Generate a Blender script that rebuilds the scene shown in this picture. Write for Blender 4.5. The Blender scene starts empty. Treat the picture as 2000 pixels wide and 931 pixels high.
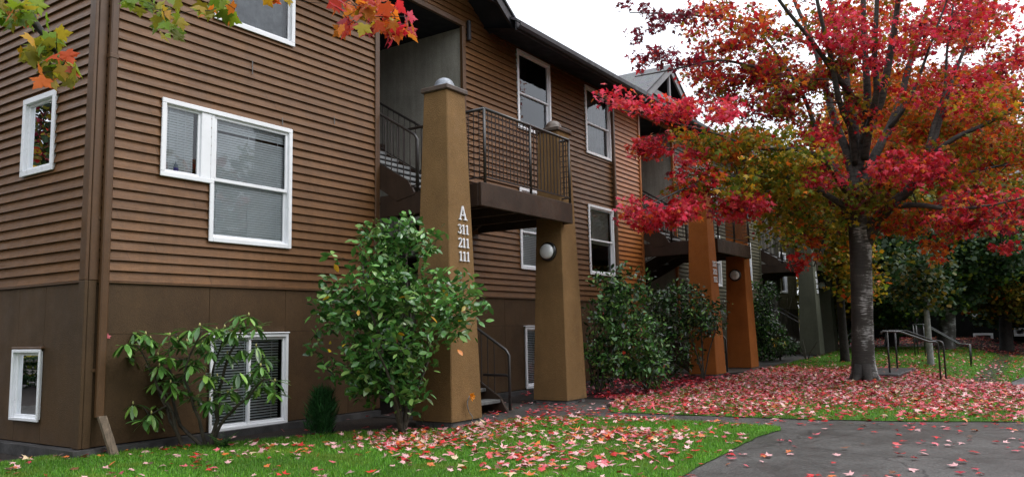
import bpy, math, random
import numpy as np
from mathutils import Vector, Matrix, noise as mnoise
rng = np.random.default_rng(7)
random.seed(7)
sc = bpy.context.scene
COL = sc.collection
R = math.radians

# ------------------------------------------------------------------ camera
FPX = 1547.44
YAW, PITCH, ROLL = R(56.27849), R(6.56502), R(-1.12211)
CAM = np.array([-4.69472, -8.82464, 1.27400])
FW = np.array([math.sin(YAW)*math.cos(PITCH), math.cos(YAW)*math.cos(PITCH), math.sin(PITCH)])
_r = np.array([math.cos(YAW), -math.sin(YAW), 0.0]); _u = np.cross(_r, FW)
RT = math.cos(ROLL)*_r + math.sin(ROLL)*_u
UP = math.cos(ROLL)*_u - math.sin(ROLL)*_r

def ray(px, py): return RT*(px-1000)/FPX - UP*(py-465.5)/FPX + FW
def at_depth(px, py, d): return CAM + ray(px, py)*d
def on_y(px, py, y=0.0): d = ray(px, py); return CAM + d*(y-CAM[1])/d[1]
def on_z(px, py, z=0.0): d = ray(px, py); return CAM + d*(z-CAM[2])/d[2]
def depth_of(p): return float((np.asarray(p)-CAM) @ FW)

cam = bpy.data.cameras.new('camera'); co = bpy.data.objects.new('camera', cam); COL.objects.link(co)
cam.sensor_fit = 'HORIZONTAL'; cam.sensor_width = 36; cam.lens = FPX/2000*36
cam.clip_start = 0.05; cam.clip_end = 600
m = Matrix(((RT[0], UP[0], -FW[0], CAM[0]), (RT[1], UP[1], -FW[1], CAM[1]), (RT[2], UP[2], -FW[2], CAM[2]), (0, 0, 0, 1)))
co.matrix_world = m
sc.camera = co

# ------------------------------------------------------------------ object helpers
def tag(o, label=None, cat=None, group=None, kind=None):
    if label: o['label'] = label
    if cat: o['category'] = cat
    if group: o['group'] = group
    if kind: o['kind'] = kind
    return o

def thing(name, label, cat, loc=(0, 0, 0), group=None):
    o = bpy.data.objects.new(name, None); COL.objects.link(o)
    o.location = loc; o.empty_display_size = .2
    return tag(o, label, cat, group)

def origin(o):
    p = np.zeros(3)
    while o is not None:
        p = p + np.array(o.location); o = o.parent
    return p

class MB:
    """collects polygons; build() links them as one mesh object"""
    def __init__(s): s.v = []; s.f = []; s.m = []; s.sm = []
    def add(s, vs, fs, mi=0, smooth=False):
        b = len(s.v); s.v.extend([tuple(map(float, p)) for p in vs])
        for f in fs: s.f.append([b+i for i in f]); s.m.append(mi); s.sm.append(smooth)
        return s
    def box(s, a, b, mi=0):
        (x0, y0, z0), (x1, y1, z1) = [min(p) for p in ()] or (tuple(np.minimum(a, b)), tuple(np.maximum(a, b)))
        v = [(x0,y0,z0),(x1,y0,z0),(x1,y1,z0),(x0,y1,z0),(x0,y0,z1),(x1,y0,z1),(x1,y1,z1),(x0,y1,z1)]
        return s.add(v, [(0,3,2,1),(4,5,6,7),(0,1,5,4),(1,2,6,5),(2,3,7,6),(3,0,4,7)], mi)
    def cbox(s, a, b, c=.012, mi=0):
        """box with chamfered vertical and horizontal edges (12 edges)"""
        a, b = np.minimum(a, b), np.maximum(a, b); c = min(c, *( (b-a)/2.2 ))
        x0,y0,z0 = a; x1,y1,z1 = b
        V = []; idx = {}
        for i in (0,1):
            for j in (0,1):
                for k in (0,1):
                    X=(x0,x1)[i]; Y=(y0,y1)[j]; Z=(z0,z1)[k]; sx=c if i==0 else -c; sy=c if j==0 else -c; sz=c if k==0 else -c
                    idx[i,j,k]=len(V); V += [(X,Y+sy,Z+sz),(X+sx,Y,Z+sz),(X+sx,Y+sy,Z)]
        g=lambda i,j,k,q: idx[i,j,k]+q
        F=[]
        for i in (0,1):
            f=[g(i,0,0,0),g(i,1,0,0),g(i,1,1,0),g(i,0,1,0)]; F.append(f if i else f[::-1])
            f=[g(0,i,0,1),g(1,i,0,1),g(1,i,1,1),g(0,i,1,1)]; F.append(f[::-1] if i else f)
            f=[g(0,0,i,2),g(1,0,i,2),g(1,1,i,2),g(0,1,i,2)]; F.append(f if i else f[::-1])
        for j in (0,1):
            for k in (0,1): F.append([g(0,j,k,1),g(1,j,k,1),g(1,j,k,2),g(0,j,k,2)])
        for i in (0,1):
            for k in (0,1): F.append([g(i,0,k,0),g(i,1,k,0),g(i,1,k,2),g(i,0,k,2)])
            for j in (0,1): F.append([g(i,j,0,0),g(i,j,1,0),g(i,j,1,1),g(i,j,0,1)])
        for i in (0,1):
            for j in (0,1):
                for k in (0,1): F.append([g(i,j,k,0),g(i,j,k,1),g(i,j,k,2)])
        return s.add(V, F, mi)
    def bar(s, p, q, w=.02, h=None, mi=0):
        """square bar from p to q"""
        p = np.array(p, float); q = np.array(q, float); h = h or w
        d = q-p; d /= np.linalg.norm(d); ref = np.array([0,0,1.]) if abs(d[2]) < .9 else np.array([1.,0,0])
        a = np.cross(d, ref); a /= np.linalg.norm(a); b = np.cross(a, d)
        V = [e + a*sx*w/2 + b*sy*h/2 for e in (p, q) for sx, sy in ((-1,-1),(1,-1),(1,1),(-1,1))]
        return s.add(V, [(3,2,1,0),(4,5,6,7),(0,1,5,4),(1,2,6,5),(2,3,7,6),(3,0,4,7)], mi)
    def tube(s, pts, rad, n=8, mi=0, cap=True):
        P = [np.array(p, float) for p in pts]; rad = rad if hasattr(rad, '__len__') else [rad]*len(P)
        V = []; a = None
        for i, p in enumerate(P):
            d = (P[min(i+1, len(P)-1)]-P[max(i-1, 0)]); L = np.linalg.norm(d); d = d/L if L > 1e-9 else np.array([0,0,1.])
            if a is None:
                ref = np.array([0,0,1.]) if abs(d[2]) < .9 else np.array([1.,0,0]); a = np.cross(d, ref)
            else: a = a - d*(a@d)
            a = a/np.linalg.norm(a); b = np.cross(d, a)
            for k in range(n):
                t = 2*math.pi*k/n; V.append(p + rad[i]*(math.cos(t)*a + math.sin(t)*b))
        F = [(i*n+k, i*n+(k+1) % n, (i+1)*n+(k+1) % n, (i+1)*n+k) for i in range(len(P)-1) for k in range(n)]
        if cap: F += [tuple(range(n))[::-1], tuple((len(P)-1)*n+k for k in range(n))]
        return s.add(V, F, mi, True)
    def lathe(s, c, prof, axis=(0,0,1), n=20, mi=0):
        """prof: list of (radius, offset along axis)"""
        c = np.array(c, float); d = np.array(axis, float); d /= np.linalg.norm(d)
        ref = np.array([0,0,1.]) if abs(d[2]) < .9 else np.array([1.,0,0]); a = np.cross(d, ref); a /= np.linalg.norm(a); b = np.cross(d, a)
        V = [c + d*o + r_*(math.cos(2*math.pi*k/n)*a+math.sin(2*math.pi*k/n)*b) for r_, o in prof for k in range(n)]
        F = [(i*n+k, i*n+(k+1) % n, (i+1)*n+(k+1) % n, (i+1)*n+k) for i in range(len(prof)-1) for k in range(n)]
        F += [tuple(range(n))[::-1], tuple((len(prof)-1)*n+k for k in range(n))]
        return s.add(V, F, mi, True)
    def prism(s, poly, ext, mi=0):
        """poly: 3D points, ext: 3D vector"""
        n = len(poly); P = [np.array(p, float) for p in poly]; e = np.array(ext, float)
        return s.add(P+[p+e for p in P], [tuple(range(n))[::-1], tuple(range(n, 2*n))]+[(i, (i+1) % n, n+(i+1) % n, n+i) for i in range(n)], mi)
    def build(s, name, mat, parent=None):
        me = bpy.data.meshes.new(name); off = origin(parent) if parent is not None else np.zeros(3)
        v = (np.array(s.v, float).reshape(-1, 3)-off)
        me.from_pydata(v.tolist(), [], s.f)
        for mm in (mat if isinstance(mat, (list, tuple)) else [mat]): me.materials.append(mm)
        me.polygons.foreach_set('material_index', s.m); me.polygons.foreach_set('use_smooth', s.sm)
        me.update()
        o = bpy.data.objects.new(name, me); COL.objects.link(o); o.parent = parent
        return o

def np_mesh(name, V, faces_n, idx, mat, parent=None, cols=None, smooth=False):
    """fast mesh from arrays: V (n,3), faces_n (m,) loop counts, idx flat"""
    off = origin(parent) if parent is not None else np.zeros(3)
    me = bpy.data.meshes.new(name); me.vertices.add(len(V)); me.loops.add(len(idx)); me.polygons.add(len(faces_n))
    me.vertices.foreach_set('co', (V-off).astype(np.float32).ravel())
    me.loops.foreach_set('vertex_index', idx.astype(np.int32))
    st = np.concatenate([[0], np.cumsum(faces_n)[:-1]]).astype(np.int32)
    me.polygons.foreach_set('loop_start', st)
    if cols is not None:
        a = me.attributes.new('hue', 'FLOAT_COLOR', 'POINT'); a.data.foreach_set('color', np.c_[cols, np.ones(len(cols))].astype(np.float32).ravel())
    if smooth: me.polygons.foreach_set('use_smooth', np.ones(len(faces_n), bool))
    me.materials.append(mat); me.update(calc_edges=True); me.validate()
    o = bpy.data.objects.new(name, me); COL.objects.link(o); o.parent = parent
    return o

# ------------------------------------------------------------------ materials
def mat(name): 
    m = bpy.data.materials.new(name); m.use_nodes = True; nt = m.node_tree; nt.nodes.clear()
    out = nt.nodes.new('ShaderNodeOutputMaterial'); return m, nt, out
def N(nt, t, **kw):
    n = nt.nodes.new(t)
    for k, v in kw.items():
        if k in n.inputs.keys() if isinstance(k, str) else False: n.inputs[k].default_value = v
        else: setattr(n, k, v)
    return n
def C4(c): return (c[0], c[1], c[2], 1)

def paint(name, c, var=.18, scale=1.3, rough=.5, rvar=.12, bump=.0, bscale=60, spec=.5, c2=None, metallic=0, stretch=(1,1,1), ior=1.5):
    m, nt, out = mat(name); L = nt.links.new
    b = N(nt, 'ShaderNodeBsdfPrincipled'); L(b.outputs[0], out.inputs[0])
    b.inputs['IOR'].default_value = ior; b.inputs['Specular IOR Level'].default_value = spec; b.inputs['Metallic'].default_value = metallic
    tc = N(nt, 'ShaderNodeTexCoord'); mp = N(nt, 'ShaderNodeMapping'); mp.inputs['Scale'].default_value = stretch
    L(tc.outputs['Object'], mp.inputs[0])
    n1 = N(nt, 'ShaderNodeTexNoise'); n1.inputs['Scale'].default_value = scale; n1.inputs['Detail'].default_value = 6; n1.inputs['Roughness'].default_value = .62
    L(mp.outputs[0], n1.inputs['Vector'])
    mx = N(nt, 'ShaderNodeMix', data_type='RGBA'); c2 = c2 or tuple(x*(1-2*var) for x in c)
    mx.inputs['A'].default_value = C4(c2); mx.inputs['B'].default_value = C4(tuple(min(1, x*(1+var)) for x in c))
    rmp = N(nt, 'ShaderNodeMapRange'); rmp.inputs[1].default_value = .3; rmp.inputs[2].default_value = .7
    L(n1.outputs['Fac'], rmp.inputs[0]); L(rmp.outputs[0], mx.inputs['Factor']); L(mx.outputs['Result'], b.inputs['Base Color'])
    n2 = N(nt, 'ShaderNodeTexNoise'); n2.inputs['Scale'].default_value = scale*3.7; n2.inputs['Detail'].default_value = 4
    L(mp.outputs[0], n2.inputs['Vector'])
    r2 = N(nt, 'ShaderNodeMapRange'); r2.inputs[1].default_value = .3; r2.inputs[2].default_value = .7; r2.inputs[3].default_value = max(.03, rough-rvar); r2.inputs[4].default_value = min(1, rough+rvar)
    L(n2.outputs['Fac'], r2.inputs[0]); L(r2.outputs[0], b.inputs['Roughness'])
    if bump:
        n3 = N(nt, 'ShaderNodeTexNoise'); n3.inputs['Scale'].default_value = bscale; n3.inputs['Detail'].default_value = 5; L(mp.outputs[0], n3.inputs['Vector'])
        bp = N(nt, 'ShaderNodeBump'); bp.inputs['Strength'].default_value = bump; bp.inputs['Distance'].default_value = .01
        L(n3.outputs['Fac'], bp.inputs['Height']); L(bp.outputs[0], b.inputs['Normal'])
    return m

def boards(m, base_z):
    """each siding board keeps a slightly different tone, with butt joints between lengths"""
    nt = m.node_tree; L = nt.links.new; b = next(n for n in nt.nodes if n.type == 'BSDF_PRINCIPLED'); src = b.inputs['Base Color'].links[0].from_socket
    tc = N(nt, 'ShaderNodeTexCoord'); sp = N(nt, 'ShaderNodeSeparateXYZ'); L(tc.outputs['Object'], sp.inputs[0])
    def mth(op, a, c=None):
        n = N(nt, 'ShaderNodeMath', operation=op)
        for i, v in enumerate((a, c)):
            if v is None: continue
            if isinstance(v, (int, float)): n.inputs[i].default_value = v
            else: L(v, n.inputs[i])
        return n.outputs[0]
    course = mth('FLOOR', mth('DIVIDE', mth('SUBTRACT', sp.outputs['Z'], base_z), .119))
    w1 = N(nt, 'ShaderNodeTexWhiteNoise', noise_dimensions='1D'); L(course, w1.inputs['W'])
    u = mth('ADD', mth('DIVIDE', mth('ADD', sp.outputs['X'], sp.outputs['Y']), 3.66), w1.outputs['Value']); seg = mth('FLOOR', u); fr = mth('FRACT', u)
    w2 = N(nt, 'ShaderNodeTexWhiteNoise', noise_dimensions='2D'); cb_ = N(nt, 'ShaderNodeCombineXYZ'); L(course, cb_.inputs[0]); L(seg, cb_.inputs[1]); L(cb_.outputs[0], w2.inputs['Vector'])
    tone = mth('ADD', .90, mth('MULTIPLY', w2.outputs['Value'], .20)); joint = mth('ADD', .35, mth('MULTIPLY', mth('GREATER_THAN', fr, .0016), .65))
    k = mth('MULTIPLY', tone, joint); mx = N(nt, 'ShaderNodeMix', data_type='RGBA', blend_type='MULTIPLY'); mx.inputs['Factor'].default_value = 1
    cc = N(nt, 'ShaderNodeCombineXYZ'); [L(k, cc.inputs[i]) for i in range(3)]; L(src, mx.inputs['A']); L(cc.outputs[0], mx.inputs['B']); L(mx.outputs['Result'], b.inputs['Base Color'])

def weathered(m, amt=.3, streak=7.0, splash=None):
    """rain streaks and blotchy grime over a painted face; splash = (height, colour) of soil thrown up at the foot"""
    nt = m.node_tree; L = nt.links.new; b = next(n for n in nt.nodes if n.type == 'BSDF_PRINCIPLED'); src = b.inputs['Base Color'].links[0].from_socket
    tc = N(nt, 'ShaderNodeTexCoord'); mp = N(nt, 'ShaderNodeMapping'); mp.inputs['Scale'].default_value = (streak, streak, .55); L(tc.outputs['Object'], mp.inputs[0])
    no = N(nt, 'ShaderNodeTexNoise'); no.inputs['Scale'].default_value = 1.5; no.inputs['Detail'].default_value = 7; no.inputs['Roughness'].default_value = .68; L(mp.outputs[0], no.inputs['Vector'])
    mr = N(nt, 'ShaderNodeMapRange'); mr.inputs[1].default_value = .38; mr.inputs[2].default_value = .66; mr.inputs[3].default_value = 1-amt; mr.inputs[4].default_value = 1+amt*.35; L(no.outputs['Fac'], mr.inputs[0])
    fine = N(nt, 'ShaderNodeTexNoise'); fine.inputs['Scale'].default_value = 55; fine.inputs['Detail'].default_value = 3; L(tc.outputs['Object'], fine.inputs['Vector'])
    m2 = N(nt, 'ShaderNodeMapRange'); m2.inputs[1].default_value = .3; m2.inputs[2].default_value = .7; m2.inputs[3].default_value = .84; m2.inputs[4].default_value = 1.14; L(fine.outputs['Fac'], m2.inputs[0])
    mu = N(nt, 'ShaderNodeMath', operation='MULTIPLY'); L(mr.outputs[0], mu.inputs[0]); L(m2.outputs[0], mu.inputs[1])
    cc = N(nt, 'ShaderNodeCombineXYZ'); [L(mu.outputs[0], cc.inputs[i]) for i in range(3)]
    mx = N(nt, 'ShaderNodeMix', data_type='RGBA', blend_type='MULTIPLY'); mx.inputs['Factor'].default_value = 1; L(src, mx.inputs['A']); L(cc.outputs[0], mx.inputs['B']); res = mx.outputs['Result']
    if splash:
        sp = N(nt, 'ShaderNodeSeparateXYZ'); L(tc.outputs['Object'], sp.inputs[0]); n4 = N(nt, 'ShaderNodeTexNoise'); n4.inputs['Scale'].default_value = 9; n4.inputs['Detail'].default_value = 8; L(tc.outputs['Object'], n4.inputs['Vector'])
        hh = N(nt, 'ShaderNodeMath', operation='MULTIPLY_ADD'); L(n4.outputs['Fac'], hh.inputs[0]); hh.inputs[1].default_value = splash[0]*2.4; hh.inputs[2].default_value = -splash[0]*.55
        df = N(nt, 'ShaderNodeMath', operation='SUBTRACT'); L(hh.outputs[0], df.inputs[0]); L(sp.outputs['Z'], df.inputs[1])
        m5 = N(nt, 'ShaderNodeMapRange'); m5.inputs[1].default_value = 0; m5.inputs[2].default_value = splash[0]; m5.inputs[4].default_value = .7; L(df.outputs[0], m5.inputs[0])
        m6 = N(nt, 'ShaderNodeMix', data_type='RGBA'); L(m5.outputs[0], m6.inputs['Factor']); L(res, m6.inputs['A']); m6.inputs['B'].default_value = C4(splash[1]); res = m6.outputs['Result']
    L(res, b.inputs['Base Color'])

def leafmat(name, rough=.45, trans=.35, spec=.4, tint=(1, 1, 1), tgain=1.0, c=None):
    m, nt, out = mat(name); L = nt.links.new
    b = N(nt, 'ShaderNodeBsdfPrincipled'); b.inputs['Roughness'].default_value = rough; b.inputs['Specular IOR Level'].default_value = spec
    t = N(nt, 'ShaderNodeBsdfTranslucent'); mx = N(nt, 'ShaderNodeMixShader'); mx.inputs[0].default_value = trans
    if c is None:
        a = N(nt, 'ShaderNodeAttribute', attribute_name='hue'); src = a.outputs['Color']
    else:
        tc = N(nt, 'ShaderNodeTexCoord'); no = N(nt, 'ShaderNodeTexNoise'); no.inputs['Scale'].default_value = 30; L(tc.outputs['Object'], no.inputs['Vector'])
        mc = N(nt, 'ShaderNodeMix', data_type='RGBA'); mc.inputs['A'].default_value = C4([x*.6 for x in c]); mc.inputs['B'].default_value = C4([min(1, x*1.25) for x in c])
        L(no.outputs['Fac'], mc.inputs['Factor']); src = mc.outputs['Result']
    L(src, b.inputs['Base Color'])
    L(src, t.inputs['Color'])
    L(b.outputs[0], mx.inputs[1]); L(t.outputs[0], mx.inputs[2]); L(mx.outputs[0], out.inputs[0])
    return m

def glassmat():
    m, nt, out = mat('window_glass'); L = nt.links.new
    tr = N(nt, 'ShaderNodeBsdfTransparent'); tr.inputs[0].default_value = (.93, .96, .95, 1)
    gl = N(nt, 'ShaderNodeBsdfGlossy'); gl.inputs['Roughness'].default_value = .015; gl.inputs[0].default_value = (.95, .97, 1, 1)
    tc = N(nt, 'ShaderNodeTexCoord'); no = N(nt, 'ShaderNodeTexNoise'); no.inputs['Scale'].default_value = 1.6; L(tc.outputs['Object'], no.inputs['Vector'])
    bp = N(nt, 'ShaderNodeBump'); bp.inputs['Strength'].default_value = .06; bp.inputs['Distance'].default_value = .05; L(no.outputs['Fac'], bp.inputs['Height']); L(bp.outputs[0], gl.inputs['Normal'])
    fr = N(nt, 'ShaderNodeFresnel'); fr.inputs[0].default_value = 1.62
    mx = N(nt, 'ShaderNodeMixShader'); L(fr.outputs[0], mx.inputs[0]); L(tr.outputs[0], mx.inputs[1]); L(gl.outputs[0], mx.inputs[2]); L(mx.outputs[0], out.inputs[0])
    return m

def barkmat(name, dark=(.028, .024, .02), light=(.60, .59, .57), amt=.5, xside=None):
    """dark bark with pale horizontal lenticel bands and patches"""
    m, nt, out = mat(name); L = nt.links.new
    b = N(nt, 'ShaderNodeBsdfPrincipled'); b.inputs['Roughness'].default_value = .75; L(b.outputs[0], out.inputs[0])
    tc = N(nt, 'ShaderNodeTexCoord')
    mp = N(nt, 'ShaderNodeMapping'); mp.inputs['Scale'].default_value = (3, 3, 34); L(tc.outputs['Object'], mp.inputs[0])
    n1 = N(nt, 'ShaderNodeTexNoise'); n1.inputs['Scale'].default_value = 1.6; n1.inputs['Detail'].default_value = 7; n1.inputs['Roughness'].default_value = .7; L(mp.outputs[0], n1.inputs['Vector'])
    mp2 = N(nt, 'ShaderNodeMapping'); mp2.inputs['Scale'].default_value = (2.2, 2.2, 1.3); L(tc.outputs['Object'], mp2.inputs[0])
    n2 = N(nt, 'ShaderNodeTexNoise'); n2.inputs['Scale'].default_value = 1.5; n2.inputs['Detail'].default_value = 3; L(mp2.outputs[0], n2.inputs['Vector'])
    ad = N(nt, 'ShaderNodeMath', operation='ADD'); L(n1.outputs['Fac'], ad.inputs[0]); L(n2.outputs['Fac'], ad.inputs[1])
    src = ad.outputs[0]
    if xside is not None:   # more pale patches on one side of the stem, darker on the other
        sep = N(nt, 'ShaderNodeVectorMath', operation='DOT_PRODUCT'); L(tc.outputs['Object'], sep.inputs[0]); sep.inputs[1].default_value = xside
        mr = N(nt, 'ShaderNodeMapRange'); mr.inputs[1].default_value = -.22; mr.inputs[2].default_value = .22; mr.inputs[3].default_value = -.16; mr.inputs[4].default_value = .16
        L(sep.outputs['Value'], mr.inputs[0]); a2 = N(nt, 'ShaderNodeMath', operation='ADD'); L(src, a2.inputs[0]); L(mr.outputs[0], a2.inputs[1]); src = a2.outputs[0]
    cr = N(nt, 'ShaderNodeValToRGB'); e = cr.color_ramp.elements
    e[0].position = .44; e[0].color = C4([x*.7 for x in dark]); e[1].position = .75; e[1].color = C4(light)
    e2 = e.new(.60); e2.color = C4([x*1.6 for x in dark]); e3 = e.new(.645); e3.color = C4([x*amt for x in light])
    mv = N(nt, 'ShaderNodeMath', operation='MULTIPLY'); mv.inputs[1].default_value = .56; L(src, mv.inputs[0]); L(mv.outputs[0], cr.inputs[0])
    L(cr.outputs[0], b.inputs['Base Color'])
    bp = N(nt, 'ShaderNodeBump'); bp.inputs['Strength'].default_value = .6; bp.inputs['Distance'].default_value = .02; L(n1.outputs['Fac'], bp.inputs['Height']); L(bp.outputs[0], b.inputs['Normal'])
    return m

def shinglemat(name, c):
    m, nt, out = mat(name); L = nt.links.new
    b = N(nt, 'ShaderNodeBsdfPrincipled'); b.inputs['Roughness'].default_value = .6; L(b.outputs[0], out.inputs[0])
    tc = N(nt, 'ShaderNodeTexCoord'); mp = N(nt, 'ShaderNodeMapping'); L(tc.outputs['Object'], mp.inputs[0]); mp.inputs['Scale'].default_value = (4, 4, 4)
    sep = N(nt, 'ShaderNodeSeparateXYZ'); L(mp.outputs[0], sep.inputs[0])
    cmb = N(nt, 'ShaderNodeCombineXYZ'); L(sep.outputs['Y'], cmb.inputs[0]); ml = N(nt, 'ShaderNodeMath', operation='MULTIPLY'); ml.inputs[1].default_value = 1.9; L(sep.outputs['Z'], ml.inputs[0]); L(ml.outputs[0], cmb.inputs[1])
    br = N(nt, 'ShaderNodeTexBrick'); L(cmb.outputs[0], br.inputs['Vector']); br.inputs['Scale'].default_value = 1.3
    br.inputs['Color1'].default_value = C4(c); br.inputs['Color2'].default_value = C4([x*.55 for x in c]); br.inputs['Mortar'].default_value = C4([x*.2 for x in c]); br.inputs['Mortar Size'].default_value = .03
    no = N(nt, 'ShaderNodeTexNoise'); no.inputs['Scale'].default_value = 5; no.inputs['Detail'].default_value = 6; L(tc.outputs['Object'], no.inputs['Vector'])
    mx = N(nt, 'ShaderNodeMix', data_type='RGBA', blend_type='MULTIPLY'); mx.inputs['Factor'].default_value = .6; L(br.outputs['Color'], mx.inputs['A']); L(no.outputs['Color'], mx.inputs['B'])
    L(mx.outputs['Result'], b.inputs['Base Color'])
    bp = N(nt, 'ShaderNodeBump'); bp.inputs['Strength'].default_value = .8; bp.inputs['Distance'].default_value = .03; L(br.outputs['Fac'], bp.inputs['Height']); bp.invert = True; L(bp.outputs[0], b.inputs['Normal'])
    return m

M = {}
M['siding'] = paint('brown_siding_paint', (.150, .068, .0235), var=.13, scale=.9, rough=.48, rvar=.10, bump=.25, bscale=9, stretch=(1, 1, 9), spec=.27)
M['panel'] = paint('brown_panel_paint', (.076, .042, .0175), var=.16, scale=1.1, rough=.6, rvar=.1, bump=.55, bscale=120, spec=.3)
M['trim'] = paint('brown_trim_paint', (.100, .049, .020), var=.12, rough=.42, spec=.5)
M['pillar'] = paint('tan_stucco', (.200, .115, .046), var=.1, scale=1.7, rough=.8, bump=1.0, bscale=85, spec=.2)
M['o_siding'] = paint('orange_siding_paint', (.34, .115, .024), var=.14, scale=.9, rough=.42, bump=.25, bscale=9, stretch=(1, 1, 9))
M['o_panel'] = paint('orange_panel_paint', (.26, .085, .02), var=.14, rough=.6, bump=.5, bscale=120, spec=.3)
M['o_pillar'] = paint('orange_stucco', (.36, .115, .024), var=.1, scale=1.7, rough=.8, bump=.7, bscale=150, spec=.2)
M['g_siding'] = paint('olive_siding_paint', (.082, .075, .045), var=.14, scale=.9, rough=.45, bump=.25, bscale=9, stretch=(1, 1, 9))
M['g_panel'] = paint('olive_panel_paint', (.06, .056, .036), var=.14, rough=.6, bump=.5, bscale=120, spec=.3)
M['g_pillar'] = paint('olive_stucco', (.088, .090, .064), var=.1, scale=1.7, rough=.8, bump=.7, bscale=150, spec=.2)
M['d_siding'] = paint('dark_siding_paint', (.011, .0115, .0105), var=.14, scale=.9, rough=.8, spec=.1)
M['white'] = paint('white_vinyl', (.80, .81, .83), var=.04, scale=3, rough=.35, spec=.5)
M['blind'] = paint('blind_slats', (.86, .89, .92), var=.05, scale=3, rough=.5)
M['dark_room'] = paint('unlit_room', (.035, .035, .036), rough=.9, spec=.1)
M['curtain'] = paint('grey_curtain', (.24, .25, .27), var=.25, scale=6, rough=.9, spec=.1)
M['green_curtain'] = paint('green_curtain', (.10, .30, .13), var=.3, scale=3, rough=.9, spec=.1)
M['glass'] = glassmat()
M['metal'] = paint('bronze_rail_paint', (.024, .020, .018), var=.15, rough=.38, spec=.6)
M['black_metal'] = paint('black_rail_paint', (.018, .018, .018), var=.15, rough=.3, spec=.7)
M['beam'] = paint('dark_brown_beam', (.046, .027, .017), var=.2, scale=2, rough=.6, bump=.3, bscale=60, spec=.3)
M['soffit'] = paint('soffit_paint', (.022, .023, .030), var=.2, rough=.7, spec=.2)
M['stucco'] = paint('grey_stucco', (.44, .42, .36), var=.12, scale=1.5, rough=.9, bump=.6, bscale=140, spec=.1)
M['concrete'] = paint('stair_concrete', (.18, .185, .185), var=.15, scale=4, rough=.7, bump=.4, bscale=80)
M['footing'] = paint('damp_concrete', (.13, .13, .125), var=.35, scale=5, rough=.6, bump=.5, bscale=60)
M['curb'] = paint('dark_ledge_concrete', (.055, .053, .053), var=.35, scale=5, rough=.5, bump=.5, bscale=60)
M['cap'] = paint('cap_paint', (.085, .06, .045), var=.25, scale=8, rough=.45)
M['zinc'] = paint('weathered_zinc', (.24, .26, .29), var=.25, scale=10, rough=.5, metallic=.3)
M['globe'] = paint('opal_glass', (.72, .74, .74), var=.02, rough=.22, spec=.6)
M['shingle'] = shinglemat('roof_shingles', (.165, .168, .175))
M['fascia'] = paint('grey_fascia', (.21, .215, .225), var=.15, rough=.6)
M['fascia_dark'] = paint('dark_fascia', (.02, .019, .022), var=.15, rough=.5)
M['bark'] = barkmat('maple_bark', xside=(.55, -.83, 0))
M['limb'] = paint('maple_limb_bark', (.05, .045, .038), var=.5, scale=7, rough=.75, bump=.7, bscale=30, stretch=(1, 1, 3))
M['birch'] = barkmat('birch_bark', light=(.38, .38, .38), amt=.6)
M['darkbark'] = paint('dark_bark', (.020, .016, .013), var=.4, scale=7, rough=.85, bump=.8, bscale=25)
M['palebark'] = paint('pale_sapling_bark', (.24, .25, .235), var=.25, scale=12, rough=.7, bump=.3)
M['stem'] = paint('shrub_stem', (.055, .045, .03), var=.4, scale=9, rough=.8, bump=.6, bscale=40)
M['maple'] = leafmat('maple_leaves', rough=.5, trans=.52, spec=.3)
M['gloss'] = leafmat('glossy_leaves', rough=.27, trans=.12, spec=.6)
M['rhodo'] = leafmat('leathery_leaves', rough=.33, trans=.15, spec=.55)
M['bgleaf'] = leafmat('tree_leaves', rough=.6, trans=.35, spec=.25)
M['blade'] = leafmat('grass_blades', rough=.45, trans=.3, spec=.35)
M['litter'] = leafmat('fallen_leaf_surface', rough=.35, trans=.12, spec=.5)
M['wood'] = paint('weathered_board', (.17, .125, .085), var=.3, scale=6, rough=.8, bump=.5, bscale=40, stretch=(6, 6, 1))
exec_order = []
for k_ in ('siding', 'o_siding', 'g_siding'): boards(M[k_], 1.918)
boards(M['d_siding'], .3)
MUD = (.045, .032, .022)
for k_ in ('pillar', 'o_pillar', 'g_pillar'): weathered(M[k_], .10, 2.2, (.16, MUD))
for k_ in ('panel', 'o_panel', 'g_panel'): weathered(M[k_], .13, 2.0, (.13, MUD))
for k_ in ('siding', 'beam', 'stucco', 'trim'): weathered(M[k_], .16, 5.0)
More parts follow.
